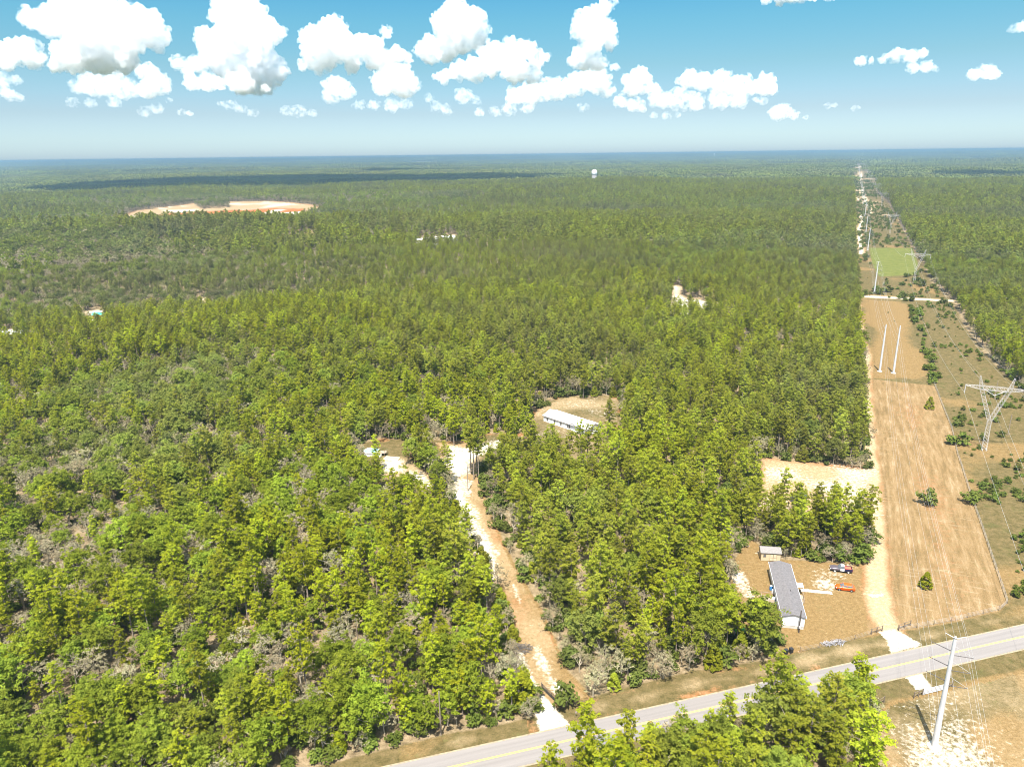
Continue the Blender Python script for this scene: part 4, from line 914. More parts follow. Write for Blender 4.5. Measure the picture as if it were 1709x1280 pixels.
far_house(1652, 267, 120, 50, 14, 6, -.5, M_WHITE, M_GROOF, 'distant white warehouse on the right hand horizon, the one farther right', 'warehouse', 8, 'warehouse')
# water towers
def water_tower(px, py, k, lab):
    x, y = G(px, py); o = empty('water_tower', (x, y, ground_z(x, y)), 0, lab, 'water tower'); o.scale = (k, k, k)
    MB().lathe([(6.2, 0), (6.2, 25)], 28).build('shaft', simple('ribbed_concrete', (.36, .34, .35), .8, .18, .35), o, smooth=False)
    rb = MB()
    for j in range(14):
        a = j * math.tau / 14; rb.box(6.2 * math.cos(a) - .35, 6.2 * math.cos(a) + .35, 6.2 * math.sin(a) - .35, 6.2 * math.sin(a) + .35, 0, 24.9)
    rb.build('pilaster', M_CONC, o)
    MB().lathe([(6.3, 25.01), (7.4, 26.5), (7.4, 32), (6.8, 34.5), (5, 36.6), (2.6, 37.7), (.3, 38)], 28).build('tank', simple('tank_white', (.80, .80, .80), .5, .04), o, smooth=True)
water_tower(991.5, 308, 1.17, 'concrete water tower with a white domed tank standing above the forest')
water_tower(1192, 262.5, 1.6, 'tiny far water tower on the horizon left of the corridor')

# ------------------------------------------------------------------ vehicles
def loft(secs):
    """secs: list of (x, [(y,z)...]) cross sections, same count, closed loops"""
    n = len(secs[0][1]); vs = [(x, y, z) for x, s in secs for y, z in s]
    fs = [(i * n + k, i * n + (k + 1) % n, (i + 1) * n + (k + 1) % n, (i + 1) * n + k) for i in range(len(secs) - 1) for k in range(n)]
    fs += [tuple(range(n))[::-1], tuple(range((len(secs) - 1) * n, len(secs) * n))]; return MB().add(vs, fs)
def bodysec(w, zb, zt, tuck=.08):
    return [(-w + tuck, zb), (w - tuck, zb), (w, zb + .18), (w, zt - .12), (w - .10, zt), (-w + .10, zt), (-w, zt - .12), (-w, zb + .18)]
def wheels(o, xs, w, r, rimm):
    for x in xs:
        for s in (-1, 1):
            t = MB(); n = 18; prof = [(r * .55, -.11), (r * .95, -.11), (r, -.07), (r, .07), (r * .95, .11), (r * .55, .11)]
            vs = [(x + a * math.cos(k * math.tau / n), s * w + b, r + a * math.sin(k * math.tau / n)) for a, b in prof for k in range(n)]
            fs = [(i * n + k, i * n + (k + 1) % n, (i + 1) * n + (k + 1) % n, (i + 1) * n + k) for i in range(len(prof) - 1) for k in range(n)]
            wh = t.add(vs, fs).build('wheel', M_RUB, o); rm_ = MB()
            vs = [(x + r * .56 * math.cos(k * math.tau / n), s * w + s * b, r + r * .56 * math.sin(k * math.tau / n)) for b in (.0, .09) for k in range(n)] + [(x, s * w + s * .06, r)]
            rm_.add(vs, [(k, (k + 1) % n, n + (k + 1) % n, n + k) for k in range(n)] + [(n + k, n + (k + 1) % n, 2 * n) for k in range(n)]); rm_.build('rim', rimm, wh)
def paint(name, c):
    m = simple(name, c, .28, .05, .6, .25, .5); return m
M_OC = paint('orange_car_paint', (.58, .095, .010)); M_NAVY = paint('navy_paint', (.022, .018, .055)); M_DGREY = paint('charcoal_paint', (.10, .085, .10)); M_CWHITE = paint('white_car_paint', (.75, .75, .75))
M_LAMP = simple('lamp_lens', (.75, .76, .78), .15, .05); M_RED = simple('red_lens', (.45, .02, .02), .3); M_RIM = simple('alloy_rim', (.45, .45, .47), .35, .1, 2, .7)
p0 = G(1427.5, 987.5); p1 = G(1395.5, 983.5); an, ln = frame_at(p0, p1); xc = ((p0[0] + p1[0]) / 2, (p0[1] + p1[1]) / 2)
car = empty('parked_car', (xc[0], xc[1] + .5, 0), an, 'orange hatchback parked on the tan lawn at the end of the slab walkway', 'car')   # local +x is the front
bs = [(-2.15, bodysec(.72, .42, .86)), (-2.08, bodysec(.82, .30, 1.02)), (-1.5, bodysec(.87, .22, 1.06)), (0, bodysec(.88, .20, 1.0)), (1.0, bodysec(.87, .20, .98)), (1.6, bodysec(.84, .24, .90)), (2.02, bodysec(.74, .30, .76)), (2.15, bodysec(.60, .36, .62))]
loft(bs).build('body', M_OC, car, .02, True)
def cab(secs, m_, nm, par): return loft([(x, [(-w, z0), (w, z0), (w - t, z1), (-w + t, z1)]) for x, w, z0, z1, t in secs]).build(nm, m_, par, .02, True)
cab([(-1.78, .74, .99, 1.02, .02), (-1.35, .76, .98, 1.38, .14), (-1.0, .78, .98, 1.455, .16), (0.0, .79, .97, 1.48, .17), (.35, .79, .96, 1.44, .17), (1.12, .77, .93, .96, .04)], M_GLASS, 'windows', car)
cab([(-1.42, .60, 1.37, 1.40, .02), (-1.0, .63, 1.44, 1.485, .03), (0, .63, 1.462, 1.51, .03), (.36, .62, 1.42, 1.465, .03)], M_OC, 'roof', car)
pil = MB()
for s in (-1, 1):
    for (x0, z0, w0), (x1, z1, w1) in (((1.1, .97, .755), (.36, 1.44, .62)), ((-.35, .99, .79), (-.3, 1.47, .63)), ((-1.75, 1.02, .735), (-1.35, 1.40, .61)), ((.36, 1.46, .62), (-1.35, 1.42, .62))): pil.tube((x0, s * w0, z0), (x1, s * w1, z1), .035, n=5)
pil.build('pillar', M_OC, car)
for s in (-1, 1):
    MB().box(1.93, 2.09, s * .62 - .13, s * .62 + .13, .60, .73).build('headlight', M_LAMP, car, .02); MB().box(-2.13, -2.02, s * .66 - .1, s * .66 + .1, .72, .92).build('tail_light', M_RED, car, .02)
    MB().box(.75, .93, s * .98 - .09, s * .98 + .09, .95, 1.08).build('mirror', M_OC, car, .02)
wheels(car, (-1.32, 1.35), .80, .33, M_RIM)
p0 = G(1422, 957); p1 = G(1388, 953); an, ln = frame_at(p0, p1); xc = ((p0[0] + p1[0]) / 2, (p0[1] + p1[1]) / 2)
pk = empty('pickup_truck', (xc[0], xc[1] + .6, 0), an, 'old dark pickup with a white door and a red load in its bed', 'pickup truck')
loft([(.35, bodysec(.88, .45, 1.12)), (1.5, bodysec(.88, .45, 1.10)), (2.2, bodysec(.84, .48, 1.04)), (2.52, bodysec(.78, .52, .92))]).build('bonnet', M_DGREY, pk, .03, True)
loft([(-.75, bodysec(.89, .45, 1.15)), (.346, bodysec(.89, .45, 1.15))]).build('body', M_NAVY, pk, .02, True)
bd = MB(); bd.box(-2.5, -.756, -.9, -.80, .5, 1.18); bd.box(-2.5, -.756, .80, .9, .5, 1.18); bd.box(-2.5, -2.42, -.797, .797, .5, 1.18); bd.box(-2.417, -.756, -.797, .797, .5, .62); bd.build('bed', M_NAVY, pk, .02)
for s in (-1, 1):
    MB().box(-.62, .30, s * .905 - .02, s * .905 + .02, .55, 1.17).build('door', M_CWHITE, pk, .01)
    MB().box(2.46, 2.58, s * .6 - .15, s * .6 + .15, .68, .86).build('headlight', M_LAMP, pk, .02); MB().box(-2.56, -2.503, s * .78 - .07, s * .78 + .07, .75, 1.1).build('tail_light', M_RED, pk)
cab([(-.74, .80, 1.14, 1.17, .02), (-.62, .80, 1.14, 1.72, .14), (.12, .80, 1.14, 1.74, .14), (.75, .80, 1.12, 1.16, .04)], M_GLASS, 'windows', pk)
cab([(-.64, .66, 1.70, 1.745, .02), (-.2, .67, 1.73, 1.785, .02), (.14, .66, 1.72, 1.76, .02)], M_CWHITE, 'roof', pk)
wheels(pk, (-1.6, 1.55), .80, .38, M_CWHITE)
o = MB().box(-.75, .75, -.6, .6, 0, .55).build('cargo_box', simple('red_tarp', (.62, .10, .06), .7, .15), None, .06); a2 = pk.rotation_euler.z
o.location = (pk.location.x - 1.5 * math.cos(a2), pk.location.y - 1.5 * math.sin(a2), .64); o.rotation_euler.z = a2; tag(o, 'red covered load sitting in the bed of the dark pickup', 'cargo box')

# ------------------------------------------------------------------ pool, bins, clutter
x, y = G(620, 752, 1.2); po = empty('swimming_pool', (x, y, ground_z(x, y)), 0, 'round above ground pool with blue water at the edge of the small lawn', 'swimming pool')
MB().lathe([(2.6, 0), (2.6, 1.2)], 36).build('wall', M_WHITE, po); 
n = 36; rm_ = MB(); rm_.add([(r * math.cos(k * math.tau / n), r * math.sin(k * math.tau / n), z) for r, z in ((2.4, 1.22), (2.78, 1.22), (2.78, 1.30), (2.4, 1.30)) for k in range(n)], [(i * n + k, i * n + (k + 1) % n, ((i + 1) % 4) * n + (k + 1) % n, ((i + 1) % 4) * n + k) for i in range(4) for k in range(n)]); rm_.build('rim', M_WHITE, po)
wm_, nt, b = mat('pool_water'); b.inputs['Base Color'].default_value = (.22, .44, .49, 1); b.inputs['Roughness'].default_value = .08
nzw = noise(nt, 3, 3, .5); bp = N(nt, 'ShaderNodeBump'); bp.inputs['Strength'].default_value = .15; nt.links.new(nzw, bp.inputs['Height']); nt.links.new(bp.outputs[0], b.inputs['Normal'])
MB().add([(2.55 * math.cos(k * math.tau / n), 2.55 * math.sin(k * math.tau / n), 1.205) for k in range(n)], [tuple(range(n))]).build('water', wm_, po)
pdk = empty('pool_deck', (x + 2.9, y - .8, ground_z(x, y)), -.3, 'small dark wooden deck with railing beside the round pool', 'deck')
MB().box(0, 2.6, -1, 1.2, 1.0, 1.1).build('decking', M_WOODG, pdk)
for a, c in ((.08, -.92), (2.5, -.92), (.08, 1.1), (2.5, 1.1)): MB().tube((a, c, 0), (a, c, 2.0), .06).build('post', M_WOODG, pdk)
MB().tube((2.5, -.92, 1.95), (2.5, 1.1, 1.95), .05).tube((.08, -.92, 1.95), (2.5, -.92, 1.95), .05).build('railing', M_WOODG, pdk)
MB().box(.2, 1.4, -2.4, -1.003, 0, .35).box(.2, 1.4, -2.0, -1.003, .352, .7).build('step', M_WHITE, pdk)
x, y = G(654, 766); o = empty('raised_bed', (x, y, ground_z(x, y)), -.25, 'pale framed raised garden bed on the sandy yard below the pool', 'garden bed')
fr = MB(); fr.box(-2.6, 2.6, -1.2, -1.05, 0, .4); fr.box(-2.6, 2.6, 1.05, 1.2, 0, .4); fr.box(-2.6, -2.45, -1.047, 1.047, 0, .4); fr.box(2.45, 2.6, -1.047, 1.047, 0, .4); fr.build('frame', M_BEIGEL, o)
MB().box(-2.447, 2.447, -1.047, 1.047, 0, .3).build('soil', simple('sandy_soil', (.30, .25, .18), .95, .2, 3), o)
M_BIN = simple('black_bin_plastic', (.022, .022, .024), .5)
for px, lab in ((1311.5, 'black wheeled bin at the roadside west of its twin'), (1320, 'black wheeled bin at the roadside east of its twin')):
    x, y = G(px, 1091 if px < 1315 else 1089); o = empty('wheeled_bin', (x, y, 0), .25, lab, 'bin', 'roadside bins')
    loft([(-.34, [(-.26, .12), (.26, .12), (.34, 1.0), (-.34, 1.0)]), (.34, [(-.26, .12), (.26, .12), (.34, 1.05), (-.34, 1.05)])]).build('body', M_BIN, o, .02)
    MB().box(-.38, .38, -.37, .37, 1.062, 1.13).build('lid', M_BIN, o, .02)
    for s in (-1, 1): MB().tube((-.3, s * .3, .13), (-.3, s * .37, .13), .13, n=12).build('wheel', M_RUB, o)
def pile(px, py, name, lab, cat, m_, n_, r, hh, seed, el=1.6):
    x, y = G(px, py); q = np.random.default_rng(seed); mb = MB()
    for _ in range(n_):
        a, d = q.uniform(0, 6.28), r * q.uniform(0, 1) ** .7; c = Vector((a and d * math.cos(a) * 1.6, d * math.sin(a), hh * q.uniform(.1, 1) * (1 - d / r * .6))); dr_ = Vector(q.normal(size=3) * np.array([1, 1, .35])).normalized() * el * q.uniform(.3, .6)
        mb.tube(c - dr_, c + dr_, .05 * q.uniform(.5, 1.6), n=4)
    o = mb.build(name, m_); o.location = (x, y, ground_z(x, y)); o['kind'] = 'stuff'; return tag(o, lab, cat)
M_BRUSH = simple('dry_brush', (.23, .18, .13), .95, .3, 3)
pile(868, 1083, 'debris', 'heap of grey cut brush on white sand beside the driveway', 'brush pile', simple('burnt_brush', (.11, .095, .08), .95, .3, 3), 90, 1.7, .9, 1)
pile(1382, 1075, 'debris', 'small grey scrap heap in the weeds by the road fence, nearest the gate', 'scrap heap', simple('scrap_grey', (.25, .24, .25), .8, .4, 5), 40, .9, .5, 2, .9)
pile(1399, 1073, 'debris', 'larger grey scrap heap in the weeds by the road fence', 'scrap heap', simple('scrap_grey', (.25, .24, .25)), 60, 1.1, .6, 3, .9)
pile(1372, 925, 'debris', 'reddish brush windrow at the edge of the clump beside the pickup', 'brush pile', simple('red_brush', (.30, .15, .09), .95, .3, 3), 160, 3.0, 1.2, 4)
pile(1425, 925, 'debris', 'grey fallen branches under the clump beside the sandy track', 'brush pile', M_BRUSH, 90, 2.2, 1.4, 5, 2.4)
x, y = G(1235, 1046, 3); o = empty('play_tent', (x, y, 0), .3, 'bright green round canopy glimpsed among the trees west of the trailer', 'canopy')
MB().lathe([(1.3, 2.3), (1.2, 2.45), (.7, 2.75), (.05, 2.95)], 16).build('canopy_top', simple('lime_fabric', (.16, .62, .10), .7), o, smooth=True)
for k in range(4): MB().tube((1.1 * math.cos(k * 1.57), 1.1 * math.sin(k * 1.57), 0), (1.1 * math.cos(k * 1.57), 1.1 * math.sin(k * 1.57), 2.35), .03).build('post', M_WHITE, o)

# ------------------------------------------------------------------ poles, pylons, wires
CA = R(24.2); cdir = np.array([math.sin(CA), math.cos(CA)]); cnr = np.array([math.cos(CA), -math.sin(CA)])
mp_px = [(1559, 1246), (1468, 620), (1491, 623), (1459, 489), (1448, 418), (1445, 388), (1443, 364)]
mp_xy = [np.array(G(*p)) for p in mp_px]
mp_lab = ['white tapered steel transmission pole with cross arms standing by the paved road', 'plain white steel pole in the corridor, left one of the twin poles', 'plain white steel pole in the corridor, right one of the twin poles', 'white steel pole just beyond the gravel cross road', 'white steel pole at the left corner of the green field', 'white steel pole beyond the green field, first one past it', 'white steel pole beyond the green field, second one past it']
last = mp_xy[-1]; k = 1
while k < 15:
    last = last + cdir * np.array([245, 245]) ; mp_xy.append(last.copy()); mp_lab.append('white steel pole in the receding row beyond the sandy loop track'); k += 1
def pole_proto():
    o = empty('transmission_pole', (0, 0, 0), -CA)      # local x across the line, local y along it
    MB().tube((0, 0, .25), (0, 0, 22.3), .52, .27, 16, False).tube((0, 0, 22.3), (0, 0, 22.7), .27, .12, 16).build('pole', M_GALV, o, smooth=True)
    MB().lathe([(1.15, -.2), (1.15, .18), (1.0, .26)], 20).build('base', M_CONC, o)
    for z in (19.7, 16.7, 13.7):
        MB().tube((-.3, .2, z), (-3.2, .5, z + .75), .085, .055, 6).build('arm', M_DARKM, o)
        MB().tube((.3, -.2, z - .5), (3.1, -.1, z - .35), .06, n=6).build('insulator', M_DARKM, o)
        MB().tube((.3, -.1, z + 1.15), (3.1, -.1, z - .3), .035, n=5).build('brace', M_WIRE, o)
    for s in (-1, 1): MB().tube((0, 0, 22.3), (s * 1.5, .1, 22.9), .06, .04, 6).build('top_arm', M_GALV, o)
    return o
PP = pole_proto()
def copy_tree(o, parent=None):
    c = o.copy(); COL.objects.link(c); c.parent = parent
    for ch in list(o.children): copy_tree(ch, c)
    return c
poles = []
for i, (p, lab) in enumerate(zip(mp_xy, mp_lab)):
    o = PP if i == 0 else copy_tree(PP); o.location = (p[0], p[1], ground_z(*p)); tag(o, lab, 'transmission pole', 'white steel transmission poles along the corridor'); poles.append(o)
for o in poles[1:3]:
    for c in list(o.children):
        if c.name.split('.')[0] in ('arm', 'insulator', 'brace', 'top_arm'): bpy.data.objects.remove(c)
# lattice pylons
def lattice(mb, a, b, wa, wb, n_, r=.028):
    a = np.array(a, float); b = np.array(b, float); d = b - a; d /= np.linalg.norm(d); t = np.cross(d, [0, 1, 0]) if abs(d[1]) < .9 else np.cross(d, [1, 0, 0]); t /= np.linalg.norm(t); u_ = np.cross(d, t)
    cor = [(1, 1), (-1, 1), (-1, -1), (1, -1)]; R_ = []
    for k in range(n_ + 1):
        f = k / n_; c = a + (b - a) * f; w2 = (wa + (wb - wa) * f) / 2; R_.append([c + t * (i * w2) + u_ * (j * w2) for i, j in cor])
    for c in range(4): mb.tube(R_[0][c], R_[-1][c], r * 1.3, n=4)
    for k in range(n_):
        for c in range(4):
            e = (c + 1) % 4; mb.tube(R_[k][c], R_[k + 1][e], r * .8, n=3, cap=False); mb.tube(R_[k][e], R_[k + 1][c], r * .8, n=3, cap=False)
def pylon_proto():
    o = empty('lattice_pylon', (0, 0, 0), -CA)
    for nm, a, b, wa, wb, n_ in (('lower_mast', (0, 0, .3), (0, 0, 10.6), 1.5, 1.15, 9), ('upper_arm', (0, 0, 10.6), (-4.1, 0, 22.2), 1.1, 1.1, 10), ('upper_arm', (0, 0, 10.6), (4.1, 0, 22.2), 1.1, 1.1, 10), ('peak', (-4.1, 0, 22.2), (-5.0, 0, 26.5), 1.1, .3, 4), ('peak', (4.1, 0, 22.2), (5.0, 0, 26.5), 1.1, .3, 4)):
        mb = MB(); lattice(mb, a, b, wa, wb, n_); mb.build(nm, M_LATT, o)
    mb = MB(); lattice(mb, (-4.1, 0, 22.3), (4.1, 0, 22.3), 1.3, 1.3, 8); lattice(mb, (-4.1, 0, 22.3), (-8.9, 0, 22.7), 1.3, .3, 5); lattice(mb, (4.1, 0, 22.3), (8.9, 0, 22.7), 1.3, .3, 5); mb.build('crossbeam', M_LATT, o)
    for s in (-1, 1):
        MB().tube((s * 8.8, 0, 22.5), (s * 8.8, 0, 19.9), .13, n=6).build('insulator', M_LATT, o)
        MB().tube((s * 3.2, 0, 21.8), (0, 0, 19.9), .12, n=6).build('insulator', M_LATT, o)
    mb = MB()
    for s in (-1, 1):
        for t in (-1, 1): mb.tube((s * .6, t * .6, 0), (s * .75, t * .75, .6), .25, .16, 6)
    mb.build('footing', M_CONC, o); return o
PY = pylon_proto(); py_px = [(1642, 751), (1525, 473), (1485, 390), (1471, 344)]; py_xy = [np.array(G(*p)) for p in py_px]; nx = py_xy[-1]
for _ in range(9): nx = nx + cdir * 400; py_xy.append(nx.copy())
py_lab = ['nearest lattice pylon, Y shaped, rising from the scrub right of the tan field', 'lattice pylon at the right corner of the green field', 'lattice pylon beyond the green field, first one past it', 'lattice pylon beside the sandy loop track'] + ['small far lattice pylon in the receding row beyond the sandy loop track'] * 9
pyl = []
for i, (p, lab) in enumerate(zip(py_xy, py_lab)):
    o = PY if i == 0 else copy_tree(PY); o.location = (p[0], p[1], ground_z(*p)); tag(o, lab, 'pylon', 'lattice pylons along the corridor'); pyl.append(o)
def wire(a, b, sag, r, lab, grp, n=14):
    a = np.array(a); b = np.array(b); pts = []
    for k in range(n + 1):
        t = k / n; p = a + (b - a) * t; p[2] -= sag * 4 * t * (1 - t); pts.append(p - a)
    o = MB().path(pts, r, 3).build('power_line', M_WIRE); o.location = a; return tag(o, lab, 'power line', grp)
def hang(p, off, z): return np.array([p[0] + cnr[0] * off, p[1] + cnr[1] * off, ground_z(*p) + z])
back = mp_xy[0] - cdir * 235
single = [back, mp_xy[0], (mp_xy[1] + mp_xy[2]) / 2] + mp_xy[3:9]
wl = [(-3.2, 20.4, 'upper left conductor'), (-3.2, 17.4, 'middle left conductor'), (-3.2, 14.4, 'lower left conductor'), (3.1, 19.3, 'upper right conductor'), (3.1, 16.3, 'middle right conductor'), (3.1, 13.3, 'lower right conductor'), (-1.5, 22.9, 'left shield wire'), (1.5, 22.9, 'right shield wire')]
spn = ['south of the roadside pole', 'between roadside pole and twin poles', 'between twin poles and cross road', 'alongside the green field', 'just beyond the green field', 'near the sandy loop track', 'past the sandy loop track', 'in the far corridor']
for i in range(len(single) - 1):
    for off, z, nm in wl:
        wire(hang(single[i], off, z), hang(single[i + 1], off, z), 5., .014 if i < 2 else .02, nm + ' of the steel poles, ' + spn[i], 'wires of the steel pole line')
pb = py_xy[0] - cdir * 380; pyn = [pb] + py_xy[:6]
sp2 = ['running off the picture from the nearest pylon', 'from the nearest pylon to the green field', 'beyond the green field', 'near the sandy loop track', 'past the sandy loop track', 'in the far corridor']
for i in range(len(pyn) - 1):
    for off, z, nm in ((-8.8, 19.9, 'left conductor'), (0, 19.9, 'centre conductor'), (8.8, 19.9, 'right conductor'), (-5, 26.5, 'left shield wire'), (5, 26.5, 'right shield wire')):
        wire(hang(pyn[i], off, z), hang(pyn[i + 1], off, z), 9., .022 if z < 20 else .013, nm + ' of the pylon line ' + sp2[i], 'wires of the pylon line')
# wooden power poles
M_POLEW = simple('pole_wood', (.22, .18, .14), .9, .2, 2)
def wood_pole(px, py, h, lab, arm=True):
    x, y = G(px, py); o = empty('utility_pole', (x, y, ground_z(x, y)), .3, lab, 'utility pole')
    MB().tube((0, 0, 0), (0, 0, h), .15, .1, 8).build('pole', M_POLEW, o)
    if arm: MB().box(-1.1, 1.1, -.06, .06, h - .7, h - .56).build('crossarm', M_POLEW, o); MB().tube((.28, 0, h - 2.2), (.28, 0, h - 1.3), .2, n=10).build('transformer', M_GALV, o)
    return o
wood_pole(736, 1226, 9.5, 'wooden utility pole at the forest edge by the road west of the driveway', False)
wood_pole(781, 819, 10, 'wooden utility pole beside the upper part of the sandy driveway', False)
wood_pole(1660, 666, 8, 'short wooden pole behind the nearest lattice pylon', False)
wood_pole(1682, 726, 8, 'short wooden pole in the scrub right of the nearest pylon', False)

# ------------------------------------------------------------------ fences and gates
M_FW = simple('fence_wood', (.13, .10, .075), .9, .25, 4)
def rail_fence(a, b, lab, rails=2, posts=3, h=1.3):
    a = np.array(G(*a)); b = np.array(G(*b)); an, ln = frame_at(a, b); o = empty('rail_fence', (a[0], a[1], 0), an, lab, 'fence')
    for k in range(posts): MB().tube((ln * k / (posts - 1), 0, 0), (ln * k / (posts - 1), 0, h + .15), .1, .09, 7).build('post', M_FW, o)
    for k in range(rails): MB().tube((0, .1, h - .1 - k * .6), (ln, .1, h - .1 - k * .6), .06, n=5).build('rail', M_FW, o)
    return o
rail_fence((1454, 1058.5), (1472, 1053), 'short wooden rail fence on the left side of the corridor entrance')
rail_fence((1499, 1051.5), (1519, 1044), 'short wooden rail fence on the right side of the corridor entrance')
rail_fence((1458, 1182), (1475, 1172), 'wooden corner brace of the roadside pen left of the steel gate')
rail_fence((1525, 1165), (1540, 1159), 'wooden brace directly left of the wide steel gate')
rail_fence((1576, 1151), (1589, 1146), 'wooden brace directly right of the wide steel gate')
def tube_gate(a, b, lab, h=1.25, m_=M_GALV, r=.035, mesh_=False):
    a = np.array(G(*a)); b = np.array(G(*b)); an, ln = frame_at(a, b); o = empty('tube_gate', (a[0], a[1], 0), an, lab, 'gate'); fr = MB()
    fr.tube((0, 0, .2), (0, 0, h), r * 1.3).tube((ln, 0, .2), (ln, 0, h), r * 1.3)
    for k in range(5): fr.tube((0, 0, .2 + (h - .2) * k / 4), (ln, 0, .2 + (h - .2) * k / 4), r, n=5)
    for k in range(1, 4): fr.tube((ln * k / 4, 0, .2), (ln * k / 4, 0, h), r, n=5)
    fr.build('gate_frame', m_, o)
    if mesh_:
        mm = MB()
        for k in range(60): mm.tube((ln * k / 60, .03, .22), (ln * k / 60, .03, h - .02), .012, n=3)
        mm.build('mesh_infill', m_, o)
    for x in (-.2, ln + .2): MB().tube((x, 0, 0), (x, 0, h + .25), .09, n=7).build('post', M_FW, o)
    return o
tube_gate((1540.5, 1159.5), (1575, 1151), 'wide galvanised steel gate behind the roadside steel pole', 1.3, M_GALV, .05, True)
tube_gate((905, 1150), (937, 1181), 'dark steel tube gate swung open along the sandy driveway', 1.3, M_DARKM, .05)
tube_gate((939, 1180), (955, 1173), 'short dark steel fence panel at the corner of the open driveway gate', 1.3, M_DARKM, .05)
def wire_fence(pts, lab, gap=4., h=1.25, maxp=100):
    q = [np.array(G(*p)) for p in pts]; o = empty('wire_fence', (q[0][0], q[0][1], 0), 0, lab, 'fence'); c0 = q[0]; seg = [np.hypot(*(b - a)) for a, b in zip(q[:-1], q[1:])]; tot = sum(seg); n_ = min(maxp, int(tot / gap)); me = MB().tube((0, 0, 0), (0, 0, h + .1), .05, .045, 6).mesh('post', M_FW)
    for k in range(n_ + 1):
        s = tot * k / n_; i = 0
        while i < len(seg) - 1 and s > seg[i]: s -= seg[i]; i += 1
        p = q[i] + (q[i + 1] - q[i]) * min(1, s / seg[i]) - c0; c = bpy.data.objects.new('post', me); link(c, o); c.location = (p[0], p[1], ground_z(*(p + c0)))
    w_ = MB()
    for z in (.3, .6, .9, 1.2): w_.path([(*(p - c0), z + ground_z(*p)) for p in q], .015, 3)
    w_.build('wire', M_WIRE, o); return o
wire_fence([(1500, 1053), (1542, 1045.5), (1594, 1036), (1669, 1018), (1681, 1007)], 'wire fence between the tan field and the road verge')
wire_fence([(1681, 1007), (1652, 921), (1640, 885), (1619.5, 827), (1605, 780), (1598, 760), (1588, 715), (1574, 681), (1560, 644), (1550, 625)], 'wire fence between the tan field and the scrub under the pylons', 3.2)
wire_fence([(1454, 1059), (1405, 1074), (1335, 1088)], 'weedy wire fence between the trailer lawn and the road')
wire_fence([(1457, 1182), (1455, 1230), (1454, 1285)], 'wire fence between the roadside stand of trees and the steel pole pen', 3)
# verge marker and mailbox
x, y = G(961, 1196); o = empty('road_sign', (x, y, 0), .3, 'small brown marker post on the verge by the white gravel apron', 'marker'); MB().tube((0, 0, 0), (0, 0, 1.3), .05).build('post', M_FW, o); MB().box(-.2, .2, -.08, -.05, .9, 1.3).build('plate', M_TRIM, o)
x, y = G(984, 1205); o = empty('mailbox', (x, y, 0), .3, 'dark mailbox on a post at the paved road edge east of the gravel apron', 'mailbox'); MB().box(-.05, .05, -.05, .05, 0, 1.1).build('post', M_FW, o); MB().box(-.13, .13, -.3, .3, 1.102, 1.38).build('box', M_DARKM, o, .05)

# ------------------------------------------------------------------ bushes and single trees
def bush(px, py, k, lab, grp=None, pr=None, s=1.): 
    x, y = G(px, py); pr = pr or SHRUBS[k % 3]; return tree_ind('shrub' if pr in SHRUBS else 'cedar_tree', lab, 'shrub' if pr in SHRUBS else 'cedar', grp, pr, x, y, ground_z(x, y), s, px * 1.7 % 6.28)
bush(1546, 842, 1, 'largest round dark bush alone on the tan field', None, None, 2.3)
bush(1616, 840, 1, 'dark round bush against the fence at the east side of the tan field', None, None, 1.9)
bush(1544, 980, 0, 'small pointed green sapling low on the tan field', None, CEDARS[0], .62)
bush(1551, 682, 0, 'small dark tree alone at the north end of the tan field', None, CEDARS[1], .75)
bush(1588, 741, 0, 'round green bush on the field side of the pylon fence', None, None, 2.2)
bush(1607, 742, 1, 'round green bush on the pylon side of the fence below the pylon', None, None, 2.3)
bush(1628, 832, 2, 'round green bush just inside the scrub, beside the fence', None, None, 1.7)
for px, py, s, lab in ((872, 1172, 1.05, 'broad dark cedar at the corner of the forest beside the white gravel apron'), (858, 1178, .9, 'smaller cedar left of the broad dark cedar at the gravel apron')):
    bush(px, py, 0, lab, None, CEDARS[0], s)
x, y = G(1263, 1087); tree_ind('oak_tree', 'big bright green oak in front of the trailer, at its south west corner', 'oak tree', None, OAKS[2], x, y, 0, 1.08, 1.)
x, y = G(1258, 1078); tree_ind('oak_tree', 'green oak behind the big bright oak west of the trailer', 'oak tree', None, OAKS[0], x, y, 0, 1.0, 2.)
for k, (px, py, s) in enumerate(((692, 774, .85), (703, 780, .8), (716, 790, .85), (727, 800, .75), (735, 810, .7), (684, 764, .75))):
    x, y = G(px, py); tree_ind('oak_tree', 'bright green tree in the short row between the pool yard and the sandy driveway', 'oak tree', 'tree row beside the pool yard', OAKS[k % 4], x, y, ground_z(x, y), s, k)
for k, (px, py) in enumerate(((791, 800), (796, 795), (786, 790), (799, 806))):
    x, y = G(px, py); tree_ind('pine_tree', 'tall bare stemmed pine standing free at the upper end of the sandy driveway', 'pine tree', 'free standing pines by the upper driveway', PINES[5], x, y, ground_z(x, y), 1.05, k, 1.1)
